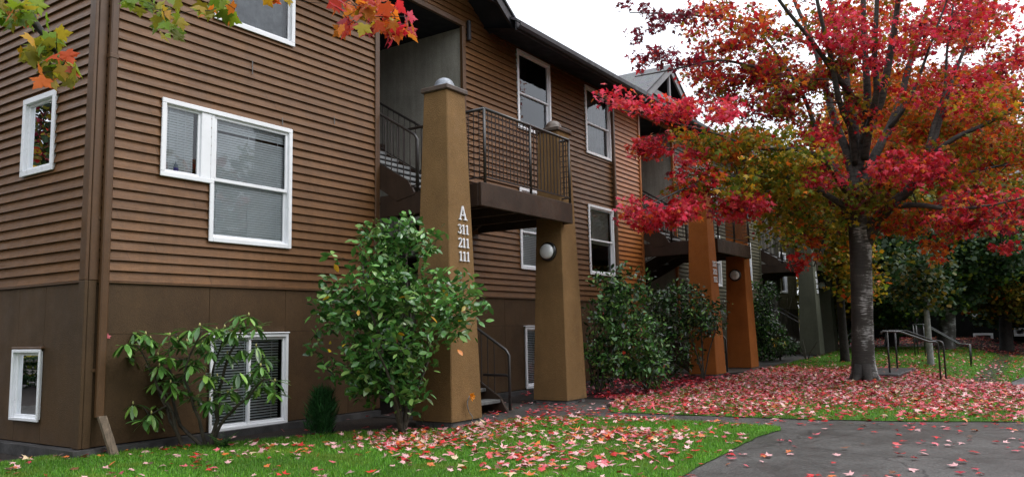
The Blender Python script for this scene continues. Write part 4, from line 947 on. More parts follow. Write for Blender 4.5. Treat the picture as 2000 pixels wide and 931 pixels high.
CL += band([(1240, 260), (1290, 290), (1330, 330), (1360, 300)], 26, -2.6, -1.8, 20, {'pink': 3, 'red': 4, 'orange': 1.2, 'maroon': 1}, (.2, .36))
CL += band([(1215, 395), (1270, 425), (1310, 420), (1350, 395)], 18, -2.9, -2.2, 24, RED, (.2, .38))
CL += band([(1310, 360), (1370, 355), (1410, 330)], 26, -2.4, -1.6, 10, {'orange': 2, 'red': 2, 'olive': 2, 'maroon': 1})
CL += band([(1400, 400), (1450, 395), (1500, 392)], 20, -2.2, -1.5, 12, RED)
CL += region(1470, 315, 130, 66, -2.2, 1.2, 52, {'olive': 5, 'green': 3, 'yellow': 2, 'orange': .6}); CL += region(1560, 400, 90, 60, -1.0, 1.6, 26, {'olive': 4, 'green': 2, 'yellow': 1, 'maroon': .6, 'orange': .8})
CL += region(1400, 275, 90, 40, -1.8, 0, 12, {'olive': 3, 'orange': 2, 'red': 1})
CL += band([(1222, 22), (1290, 22), (1340, 35)], 12, -.6, .2, 12, {'maroon': 1}, (.16, .30), .8)  # red leaves; the backlit silhouette darkness is painted in as maroon, next bands too
CL += band([(1232, 68), (1290, 52), (1345, 30)], 8, -.6, .2, 12, {'maroon': 1}, (.16, .28), .8)
CL += band([(1235, 105), (1300, 112), (1370, 120)], 14, -1.2, -.4, 16, {'maroon': 4, 'red': .4}, (.18, .32), .8)
CL += band([(1240, 130), (1290, 128)], 8, -1.2, -.6, 4, {'maroon': 3, 'red': 1}, (.14, .24), .7)
CL += region(1430, 85, 105, 95, -.8, 1.5, 52, {'red': 4, 'maroon': 1.5, 'orange': 2.2, 'olive': 1.6}, (.28, .5), 1.1)
CL += region(1470, 190, 110, 50, -.8, 1.5, 32, {'maroon': 3, 'red': 3, 'olive': 2}, (.26, .44), .85)
CL += region(1560, 120, 90, 120, -1.5, 2, 46, {'red': 3, 'maroon': 2, 'olive': 3.4, 'orange': 1.6}, (.3, .5), .95)
CL += region(1670, 85, 85, 60, -1.6, -.6, 14, {'pink': 5, 'red': 2, 'olive': .6}, (.26, .44)); CL += region(1640, 150, 60, 60, -1.0, .5, 8, {'olive': 3, 'maroon': 2, 'red': 1}, (.26, .42))
CL += region(1700, 170, 110, 170, 1.2, 3.6, 64, {'orange': 6, 'olive': 2, 'red': 1, 'yellow': .6}, (.4, .62))
CL += region(1890, 110, 140, 140, -1.4, 2.0, 58, {'pink': 5, 'red': 2.4, 'orange': 1.8, 'maroon': 1, 'olive': .8}, (.3, .52)); CL += region(1860, 140, 150, 130, 1.5, 3.5, 34, {'orange': 4, 'olive': 1.5, 'red': 1.5}, (.36, .6))
CL += region(1800, 200, 100, 80, .6, 2.6, 26, {'orange': 5, 'olive': 3, 'red': 1}, (.36, .6))
CL += region(1950, 230, 70, 60, -2.2, -.8, 14, {'olive': 3, 'orange': 3, 'red': 1}, (.26, .44)); CL += region(1890, 290, 140, 70, -1, 2.4, 56, {'orange': 3, 'olive': 5, 'red': 2, 'maroon': .8}, (.34, .58))
CL += region(1790, 325, 80, 34, -1.8, -.8, 20, RED, (.3, .46))
CL += region(1610, 340, 40, 28, -1.3, -.8, 7, RED, (.26, .36)); CL += region(1580, 262, 40, 26, -1.5, -.9, 7, {'red': 3, 'pink': 2}, (.26, .38))
CL += region(1600, 380, 100, 55, .2, 2.0, 22, {'olive': 4, 'green': 2, 'maroon': .8, 'orange': 1})
CL += region(1930, 405, 95, 40, -2.4, -.6, 26, {'red': 5, 'maroon': 3, 'pink': 2, 'orange': 1.2, 'olive': 1}, (.3, .5))
CL += region(1830, 425, 60, 30, -.8, 1.0, 14, {'orange': 2, 'olive': 2, 'red': 2, 'maroon': 1})
CL += region(1775, 420, 60, 22, -.8, .6, 9, {'olive': 2, 'orange': 2, 'red': 1}); CL += region(1735, 432, 28, 14, -.6, 0, 4, {'orange': 3, 'red': 2}, (.22, .32))
CL += region(1552, 505, 22, 20, -.1, .3, 4, {'red': 5}, (.2, .3)); CL += region(1590, 490, 20, 30, 0, .4, 4, {'orange': 3, 'red': 1, 'olive': 1}, (.2, .3))
CL += region(1820, 490, 24, 22, -.9, -.5, 4, {'orange': 5, 'red': 1}, (.2, .3)); CL += region(1965, 488, 16, 26, -1.6, -1.2, 3, {'pink': 2, 'red': 3}, (.2, .28))
CL += region(1620, 250, 80, 70, -1.4, -.5, 9, {'olive': 4, 'red': 2.4, 'maroon': 1.4, 'orange': 1}, (.26, .44), .9); CL += region(1760, 200, 60, 100, -1.6, -.6, 6, {'red': 3, 'pink': 1, 'olive': 2, 'orange': 2}, (.26, .44), .9)
CL += region(1690, 385, 55, 26, -1.2, -.4, 14, {'olive': 3, 'maroon': 2, 'green': 1}, (.24, .38))
CL += region(1780, 30, 190, 60, -1.5, 3, 36, {'pink': 3, 'red': 3, 'orange': 3, 'olive': 1}, (.32, .55)); CL += region(1670, -130, 330, 110, -2, 3, 60, {'red': 4, 'pink': 2, 'orange': 2, 'olive': 1}, (.45, .7), .8); CL += region(2110, 180, 110, 240, -2, 3, 40, {'red': 4, 'pink': 2, 'orange': 2, 'olive': 2}, (.45, .7), .8)
grow(nodes, CL, lm, rmin=.006, rmax=.028)
lm.build('limbs', M['limb'], maple)
crown_mesh('crown', CL, None, .108, M['maple'], maple, MAPLE_S, flat=.5, per=70, up_bias=.42, droop=.7)

# ------------------------------------------------------------------ trees beyond
def bg_tree(name, label, base_px, depth, trunk_w, fork_px, ell, n, pal, size, bark, group='trees beyond the lawn', tpl=TRI5, rr=(.5, .9), lean=0, per=64, den=1.0, extra=()):
    bp = at_depth(base_px[0], base_px[1], depth); g = float(gh(bp[0], bp[1])); root = thing(name, label, 'tree', (bp[0], bp[1], g), group)
    fp = at_depth(fork_px[0], fork_px[1], depth); tb = MB(); b0 = np.array([bp[0], bp[1], g-.05]); mid = (b0+fp)/2+rng.normal(0, .05, 3)
    tb.tube([b0, b0+(fp-b0)*.06, mid, fp, fp+np.array([0, 0, .9])], [trunk_w*.75, trunk_w*.54, trunk_w*.48, trunk_w*.42, trunk_w*.2], 12)
    cl = []
    for (cx, cy, rx, ry, dd) in ell:
        k = int(n*rx*ry/(sum(e[2]*e[3] for e in ell)))
        for _ in range(k):
            v = rng.normal(size=3); v /= np.linalg.norm(v); q = rng.random()**.4
            p = at_depth(cx+rx*q*v[0], cy+ry*q*v[1], depth+dd*q*v[2]); cl.append((p, rng.uniform(*rr), pal, den))
    nd = [(fp, trunk_w*.4), (fp+np.array([0, 0, .9]), trunk_w*.25), (mid*.3+fp*.7, trunk_w*.4)]
    for ex in extra:
        e = [at_depth(a, b, depth) for a, b in ex]; tb.tube([fp]+e, [trunk_w*.34]+[trunk_w*.28*(1-.25*i) for i in range(len(e))], 9); nd += [(q, trunk_w*.2) for q in e]
    big = [cl[i] for i in rng.choice(len(cl), min(len(cl), 26), replace=False)]
    grow(nd, big, tb, rmin=.02, rmax=.11, n=6, sag=.04)
    tb.build('trunk', bark, root)
    crown_mesh('crown', cl, None, size, M['bgleaf'], root, tpl, flat=.7, per=per, up_bias=.4, droop=.4)
    return root
bg_tree('maple_tree', 'yellow and orange maple standing just behind the big trunk', (1650, 690), 24, .26, (1640, 560), [(1610, 425, 85, 62, 2.5), (1660, 520, 42, 95, 2), (1580, 330, 110, 60, 2.5)], 110, {'olive': 4, 'yellow': 2, 'orange': 1.1, 'green': 2, 'dim': 2}, .13, M['darkbark'], rr=(.45, .75))
bg_tree('broadleaf_tree', 'dark green tree with a mottled pale forked trunk behind the handrails', (1848, 692), 30, .62, (1850, 600), [(1800, 505, 145, 95, 3), (1910, 480, 100, 80, 3), (1745, 565, 70, 55, 2.5)], 290, {'dkgreen': 6, 'green': .8}, .15, M['birch'], rr=(.6, 1.0), extra=[[(1880, 570), (1905, 540)]])
bg_tree('young_tree', 'slim pale trunked sapling leaning beside the handrails', (1818, 706), 22, .17, (1809, 600), [(1800, 540, 60, 55, 1.2)], 26, {'dkgreen': 4, 'dim': 2}, .12, M['palebark'], rr=(.35, .6))
bg_tree('maple_tree', 'dim orange and olive tree behind the dark sided building corner', (1968, 700), 33, .5, (1962, 600), [(1950, 540, 110, 70, 3), (2050, 500, 90, 110, 3), (1900, 420, 130, 80, 3)], 220, {'dim': 6, 'orange': .7, 'olive': 1}, .16, M['darkbark'], rr=(.6, 1.0))
bg_tree('maple_tree', 'dim olive yellow tree with a thick dark trunk left of the handrails', (1742, 690), 34, .55, (1745, 600), [(1720, 560, 110, 60, 3), (1690, 470, 110, 80, 3), (1640, 590, 50, 45, 2)], 220, {'dim': 6, 'olive': 1.2}, .16, M['darkbark'], rr=(.6, 1.0))
bg_tree('maple_tree', 'tall orange maple rising behind the crown of the big maple', (1800, 690), 38, .6, (1800, 560), [(1780, 330, 150, 110, 4), (1700, 230, 110, 100, 4), (1900, 250, 120, 120, 4)], 190, {'orange': 5, 'olive': 3, 'yellow': 1.5, 'red': .6}, .19, M['darkbark'], rr=(.7, 1.2))
bg_tree('broadleaf_tree', 'dark evergreen tree behind the far right of the lawn', (2080, 700), 40, .6, (2080, 600), [(2040, 470, 120, 150, 4), (1980, 600, 80, 40, 3)], 140, {'dkgreen': 5, 'olive': 1}, .2, M['darkbark'], rr=(.8, 1.2))
bg_tree('broadleaf_tree', 'dark leafy tree beside the end of the green building', (1660, 690), 44, .5, (1655, 560), [(1650, 560, 90, 110, 4), (1590, 450, 70, 90, 3)], 110, {'dkgreen': 3, 'olive': 3, 'green': 1}, .2, M['darkbark'], rr=(.7, 1.1))
def added_side_maple():  # unseen tree added so the side windows mirror dark foliage instead of sky
    b = np.array([-7.5, 13.5, float(gh(-7.5, 13.5))]); root = thing('maple_tree', 'unseen red and olive maple added beyond the side wall for its windows to mirror', 'tree', tuple(b))
    tb = MB(); tb.tube([b-(0, 0, .05), b+(0, 0, 2), b+(.1, 0, 4)], [.25, .2, .15], 10); cl = []
    for _ in range(190):
        v = rng.normal(size=3); v /= np.linalg.norm(v); cl.append((b+np.array([0, 0, 6.6])+v*np.array([4.6, 4.6, 5.2])*rng.random()**.4, rng.uniform(.8, 1.3), {'red': .3, 'olive': 2, 'dkgreen': 4, 'maroon': 2}, 1.2))
    grow([(b+np.array([.1, 0, 4.]), .14), (b+np.array([0, 0, 2.5]), .18)], cl[:30], tb, rmin=.02, rmax=.1); tb.build('trunk', M['darkbark'], root)
    crown_mesh('crown', cl, None, .13, M['bgleaf'], root, TRI5, flat=.8, per=110, up_bias=.4, droop=.4)
added_side_maple()
HD = [(np.array([rng.uniform(-17, -3.2), rng.uniform(15.5, 17), rng.uniform(.0, 2.3)]), rng.uniform(.3, .5), {'conifer': 2, 'dkgreen': 2, 'green': .6}, 1.0) for _ in range(330)]  # unseen hedge added to block the bright sky mirrored in the basement window
hd = crown_mesh('hedge', HD, None, .11, M['bgleaf'], None, TRI5, flat=.9, per=60); tag(hd, 'unseen dense green hedge added beyond the side wall to darken the basement window reflection', 'hedge')
# woods that close the view
WD = []
for _ in range(300):
    x = rng.uniform(62, 72); y = rng.uniform(-52, 26); WD.append((np.array([x, y, rng.uniform(.5, 10.5)]), rng.uniform(1.2, 2.2), {'dkgreen': 5, 'olive': 1.5, 'green': .5}, .35))
w = crown_mesh('woods', WD, None, .5, M['bgleaf'], None, TRI5, flat=.8, per=30); tag(w, 'dark band of woods closing the view behind everything', None, None, 'stuff')

WD = []  # unseen woods added to cut low sky light and darken reflections
for _ in range(520):
    if rng.random() < .42: x, y = rng.uniform(-22, 48), rng.uniform(-33, -26)
    else: x, y = rng.uniform(-27, -20), rng.uniform(-30, 66)
    WD.append((np.array([x, y, rng.uniform(.4, 10.5 if y < -25 else 14.5)]), rng.uniform(1.2, 2.2), [{'dkgreen': 5, 'olive': 1.5}, {'red': 1, 'orange': 2, 'olive': 2}, {'olive': 3, 'green': 2}][rng.integers(0, 3)], .35))
w = crown_mesh('woods', WD, None, .5, M['bgleaf'], None, TRI5, flat=.8, per=30); tag(w, 'unseen autumn woods added around the apartments to dim the walls and darken window reflections', None, None, 'stuff')

# ------------------------------------------------------------------ shrubs
def shrub(name, label, base, stems, clusters, pal, size, m, tpl, per, up_bias, droop, stem_r=.016, group=None, jit=.25, accents=None, flat=.8):
    root = thing(name, label, 'shrub', base, group); sb_ = MB(); nd = []
    for s in stems:
        pts = [np.array(base)+np.array(p) for p in s]; L = len(pts); rad = [stem_r*(1-.55*i/(L-1)) for i in range(L)]
        P = [pts[0]]
        for a, b in zip(pts[:-1], pts[1:]): P += curve_pts(a, b, 4, .04)[1:]
        rd = np.interp(np.linspace(0, 1, len(P)), np.linspace(0, 1, L), rad); sb_.tube(P, list(rd), 7); nd += [(p, r) for p, r in zip(P[2:], rd[2:])]
    grow(nd, clusters, sb_, rmin=.0035, rmax=.010, n=5, sag=.03, steps=4); sb_.build('stems', M['stem'], root)
    crown_mesh('foliage', clusters, None, size, m, root, tpl, flat=flat, per=per, up_bias=up_bias, droop=droop, jit=jit)
    if accents: accents(root)
    return root

def at_base(base, px, py, dy=0.0):
    """point at the depth of base (+dy) on the given sight line"""
    return at_depth(px, py, depth_of(base)+dy)

def blob_clusters(base, ells, n, pal, rr, den=1.0, shell=.5):
    out = []; tot = sum(e[2]*e[3] for e in ells)
    for cx, cy, rx, ry, dd in ells:
        for _ in range(max(1, int(n*rx*ry/tot))):
            v = rng.normal(size=3); v /= np.linalg.norm(v); q = rng.random()**shell
            out.append((at_base(base, cx+rx*q*v[0], cy+ry*q*v[1], dd*q*v[2]), rng.uniform(*rr), pal, den))
    return out
# camellia in front of the first pillar
cb_ = np.array([3.02, -1.95, 0.0])
cst = [[(0, 0, -.05), (-.05, 0, .35), (-.28, .05, .9), (-.5, .1, 1.6), (-.6, .1, 2.1)], [(0, 0, -.05), (.04, .0, .4), (.12, -.05, 1.1), (.15, .05, 1.9), (.2, .05, 2.6)], [(.02, 0, -.05), (.14, -.02, .35), (.4, -.1, .9), (.6, -.1, 1.5), (.7, -.05, 1.9)], [(0, .02, -.05), (-.1, .08, .5), (-.15, .2, 1.2), (-.1, .2, 2.0)], [(-.02, 0, -.05), (-.16, -.08, .3), (-.45, -.2, .7), (-.75, -.2, 1.2)]]
CCL = blob_clusters(cb_, [(775, 590, 135, 115, .9), (745, 690, 90, 60, .6), (775, 480, 70, 55, .5), (885, 600, 55, 45, .5), (680, 620, 55, 80, .5), (770, 720, 70, 40, .5), (725, 745, 60, 38, .4), (800, 760, 45, 34, .4)], 205, {'camellia': 1}, (.13, .24), .9)
CCL += [(at_base(cb_, *p), .12, {'camellia': 1}, .9) for p in ((785, 432), (800, 424), (905, 590), (935, 575), (948, 590), (640, 545), (628, 600), (655, 500), (700, 470), (715, 460), (625, 650), (620, 690), (858, 458), (905, 535), (920, 560), (850, 478), (612, 672), (655, 735), (740, 740), (700, 745), (930, 620), (915, 650), (640, 720), (790, 450), (755, 470))]
def yellowing(root):
    pts = [at_base(cb_, rng.uniform(640, 920), rng.uniform(500, 720), -.55) for _ in range(16)]
    t, nr = rot_frames(16, .3, .8); V, cn, ix = leaf_batch(*OVATE, np.array(pts), t, nr, rng.uniform(.08, .12, 16)); np_mesh('yellowed_leaves', V, cn, ix, M['gloss'], root, np.repeat(pick({'yellow': 3, 'orange': .6}, 16), 10, axis=0))
shrub('camellia_shrub', 'glossy broad green camellia half hiding the lettered tan pillar', tuple(cb_), cst, CCL, {},   .118, M['gloss'], OVATE, 112, .50, .35, .026, accents=yellowing, flat=.85)

# rhododendron under the L-shaped window: whorls of long drooping leaves on crooked stems
def rhododendron():
    base = np.array([1.30, -.80, 0.0]); root = thing('rhododendron_shrub', 'open leggy rhododendron with drooping leaf whorls before the basement window', 'shrub', tuple(base))
    sb_ = MB(); nd = []
    def chain(px, r0, r1, dd0=0, dd1=0):
        n = len(px); pts = [at_base(base, a, b, dd0+(dd1-dd0)*i/(n-1)) for i, (a, b) in enumerate(px)]; P = [pts[0]]
        for a, b in zip(pts[:-1], pts[1:]): P += curve_pts(a, b, 4, .05)[1:]
        rd = list(np.linspace(r0, r1, len(P))); sb_.tube(P, rd, 7); nd.extend([(p, r) for p, r in zip(P[3:], rd[3:])])
    chain([(362, 885), (338, 830), (322, 790), (300, 730), (270, 700), (225, 735)], .022, .008, 0, .1)
    chain([(362, 885), (340, 820), (318, 770), (295, 720), (268, 675)], .024, .008, 0, -.2)
    chain([(405, 880), (352, 830), (335, 770), (330, 700), (345, 650)], .026, .008, 0, .2)
    chain([(405, 880), (392, 830), (375, 780), (360, 740), (372, 690), (395, 645)], .024, .007, 0, -.3)
    chain([(410, 880), (425, 820), (428, 760), (445, 700), (470, 650), (492, 620)], .028, .007, 0, .2)
    chain([(412, 880), (440, 815), (465, 790), (490, 770), (515, 740), (535, 745)], .022, .007, 0, -.3)
    chain([(425, 820), (415, 740), (430, 680), (440, 645)], .018, .006, .05, -.1)
    chain([(330, 790), (290, 810), (275, 790), (260, 765)], .012, .006)
    tips = [(268, 650), (245, 672), (290, 665), (224, 735), (300, 690), (330, 690), (262, 790), (285, 815), (345, 665), (372, 640), (395, 640), (420, 640), (440, 640), (450, 652), (490, 618), (505, 640), (400, 665), (360, 700), (385, 700), (415, 690), (445, 690), (470, 680), (500, 680), (515, 700), (340, 730), (318, 720), (372, 735), (400, 730), (430, 725), (460, 725), (490, 730), (520, 745), (538, 748), (350, 765), (385, 765), (420, 765), (455, 770), (485, 760), (300, 800), (270, 820), (405, 795), (440, 790), (510, 720), (470, 640), (330, 655), (312, 740), (295, 755), (250, 700)]
    tips = tips+[(a+rng.normal(0, 15), b+rng.normal(8, 14)) for a, b in tips[:46:2] if a > 255]
    cl = [(at_base(base, a+rng.normal(0, 4), b+rng.normal(0, 4), rng.uniform(-.35, .3)), .01, {'rhodo': 1}, 1) for a, b in tips]
    grow(nd, cl, sb_, rmin=.004, rmax=.011, n=5, sag=-.03, steps=4); sb_.build('stems', M['stem'], root)
    pos, T_, Nn, S, K = [], [], [], [], []
    for c, *_ in cl:
        k = rng.integers(9, 14); ph = rng.random()*6.28; tilt = rng.normal(0, .18, 3)
        for i in range(k):
            an = ph+i*2*math.pi/k*1.0+rng.normal(0, .18); dr = rng.uniform(-1.25, .15)
            t = np.array([math.cos(an), math.sin(an), dr])+tilt; t /= np.linalg.norm(t); up = np.array([0, 0, 1.])
            nr = up-t*(up@t); nr /= np.linalg.norm(nr); pos.append(c+t*.018+rng.normal(0, .008, 3)); T_.append(t); Nn.append(nr); S.append(rng.uniform(.13, .215))
    n = len(pos); V, cn, ix = leaf_batch(*LONG, np.array(pos), np.array(T_), np.array(Nn), np.array(S)); np_mesh('foliage', V, cn, ix, M['rhodo'], root, np.repeat(pick({'rhodo': 1}, n, .25), 10, axis=0))
    # pale buds at the shoot tips
    bd = MB()
    for c, *_ in cl[::2]: bd.lathe(c+np.array([0, 0, .005]), [(.002, -.01), (.011, .004), (.010, .018), (.002, .034)], n=6)
    bd.build('tip_buds', M['palebud'] if 'palebud' in M else M['rhodo_bud'], root)
M['rhodo_bud'] = paint('pale_bud', (.42, .40, .14), rough=.6)
rhododendron()

def std_stems(h, n=5, spread=.5):
    out = []
    for i in range(n):
        a = 2*math.pi*i/n+.4; d = np.array([math.cos(a), math.sin(a), 0])*spread
        out.append([(0, 0, -.05), tuple(d*.25+(0, 0, h*.3)), tuple(d*.7+(0, 0, h*.65)), tuple(d+(0, 0, h*.92))])
    return out
b3 = np.array([9.3, -1.45, 0.0])
def pinks(root):
    pts = [at_base(b3, px, py, -.75) for px, py in ((1178, 610), (1186, 585), (1220, 690), (1293, 690), (1298, 712), (1296, 612), (1252, 640), (1165, 625))][::2]
    t, nr = rot_frames(len(pts), .1, 1.0); V, cn, ix = leaf_batch(*MAPLE_D, np.array(pts), t, nr, rng.uniform(.06, .08, len(pts))); np_mesh('caught_leaves', V, cn, ix, M['litter'], root, np.repeat(pick({'pink': 3, 'red': 1}, len(pts)), len(MAPLE_D[0]), axis=0))
shrub('camellia_shrub', 'broad dark glossy shrub with caught pink leaves right of the second tan pillar', tuple(b3), std_stems(1.9, 6, .7), blob_clusters(b3, [(1195, 600, 65, 60, .6), (1230, 650, 75, 80, .8), (1190, 690, 50, 60, .5), (1215, 560, 70, 35, .4)], 150, {'camellia': 3, 'dkgreen': 2}, (.16, .28)), {}, .108, M['gloss'], OVATE, 84, .3, .4, accents=pinks)
b3b = np.array([10.2, -2.05, .0])
shrub('rhododendron_shrub', 'low yellow green shrub at the foot of the broad dark shrub', tuple(b3b), std_stems(.9, 5, .5), blob_clusters(b3b, [(1215, 690, 70, 40, .5), (1265, 715, 50, 35, .4)], 50, {'rhodo': 3, 'dkgreen': 2}, (.16, .26)), {}, .13, M['rhodo'], LONG, 90, .3, .7)
b4 = np.array([13.3, -2.1, .02])
shrub('camellia_shrub', 'dark sprawling shrub spreading across the first orange pillar', tuple(b4), std_stems(2.0, 6, .6), blob_clusters(b4, [(1330, 600, 70, 55, .6), (1375, 620, 50, 50, .5), (1310, 680, 60, 50, .5), (1290, 580, 40, 40, .4)], 120, {'dkgreen': 4, 'camellia': 1.6}, (.18, .32)), {}, .108, M['gloss'], OVATE, 72, .3, .4)
b5 = np.array([21.6, -1.6, .12])
shrub('camellia_shrub', 'dark upright shrub between the orange and the green pillars', tuple(b5), std_stems(2.6, 5, .6), blob_clusters(b5, [(1490, 600, 30, 55, .5), (1500, 655, 40, 40, .5), (1480, 690, 25, 25, .4)], 70, {'dkgreen': 3, 'camellia': 2}, (.22, .36)), {}, .125, M['gloss'], OVATE, 100, .3, .4)
b5b = np.array([21.9, -2.35, .12])
shrub('laurel_shrub', 'low shrub with a bright yellow green tip beside the first green pillar', tuple(b5b), std_stems(.7, 5, .5), blob_clusters(b5b, [(1530, 672, 28, 20, .4)], 16, {'dkgreen': 3, 'camellia': 1}, (.2, .32))+[(at_base(b5b, 1520, 664, -.4), .2, {'rhodo': 3, 'yellow': 1}, 1.2), (at_base(b5b, 1532, 672, -.4), .16, {'rhodo': 3, 'yellow': 1}, 1.2)], {}, .13, M['rhodo'], LONG, 90, .3, .7)
b6 = np.array([31.5, -1.3, .2])
shrub('camellia_shrub', 'dark shrub between the last green pillar and the big trunk', tuple(b6), std_stems(2.6, 5, .6), blob_clusters(b6, [(1640, 630, 24, 60, .6), (1632, 600, 18, 40, .4)], 46, {'dkgreen': 4, 'camellia': 1}, (.26, .4)), {}, .15, M['gloss'], OVATE, 90, .3, .4)
# small feathery conifer by the wall
def conifer():
    b = np.array([2.50, -1.05, 0.]); root = thing('dwarf_conifer', 'small feathery dark green conifer between the shrubs by the wall', 'shrub', tuple(b))
    s = MB(); s.tube([b+(0, 0, -.03), b+(0, 0, .3), b+(.01, 0, .5)], [.016, .012, .004], 7); s.build('stem', M['stem'], root)
    n = 2600; h = rng.random(n)**.8*.52; a = rng.random(n)*6.283; r = .155*np.sqrt(rng.random(n))*np.clip(1.2-(h/.6)**2, .12, 1)*(1+.35*np.sin(3*a+h*9))
    p = b+np.c_[r*np.cos(a), r*np.sin(a), h]; t = np.c_[np.cos(a)*.35, np.sin(a)*.35, np.ones(n)*.9]+rng.normal(0, .3, (n, 3)); t /= np.linalg.norm(t, axis=1)[:, None]
    nr = rng.normal(size=(n, 3)); nr -= t*(nr*t).sum(1)[:, None]; nr /= np.linalg.norm(nr, axis=1)[:, None]
    t = t+rng.normal(0, .25, (n, 3)); t /= np.linalg.norm(t, axis=1)[:, None]; nr -= t*(nr*t).sum(1)[:, None]; nr /= np.linalg.norm(nr, axis=1)[:, None]; tp = (np.array([(-.05, 0, 0), (.05, 0, 0), (0, 1, 0)]), [(0, 1, 2)]); V, cn, ix = leaf_batch(*tp, p, t, nr, rng.uniform(.05, .17, n))
    np_mesh('foliage', V, cn, ix, M['bgleaf'], root, np.repeat(pick({'conifer': 1}, n, .35), 3, axis=0))
conifer()
def fern():
    b = np.array([1.12, -.92, .0]); root = thing('fern', 'small bright fern at the foot of the rhododendron stems', 'plant', tuple(b)); V_, T_, N_, S_ = [], [], [], []
    for k in range(11):
        a = k*2.4; d = np.array([math.cos(a), math.sin(a), 0]); L = rng.uniform(.16, .26)
        for i in range(14):
            t = (i+1)/14; p = b+d*L*t*.8+np.array([0, 0, L*1.1*t*(1.25-.6*t)])
            for sg in (-1, 1):
                s_ = np.cross(d, (0, 0, 1))*sg+d*.45; V_.append(p); T_.append(s_/np.linalg.norm(s_)); S_.append(.075*(1.05-t))
    n = len(V_); T_ = np.array(T_); nr = np.tile([0, 0, 1.], (n, 1))+rng.normal(0, .15, (n, 3)); nr -= T_*(nr*T_).sum(1)[:, None]; nr /= np.linalg.norm(nr, axis=1)[:, None]
    V, cn, ix = leaf_batch(*QUAD, np.array(V_), T_, nr, np.array(S_)); np_mesh('fronds', V, cn, ix, M['bgleaf'], root, np.repeat(pick({'camellia': 1, 'conifer': 1}, n), 4, axis=0))
fern()

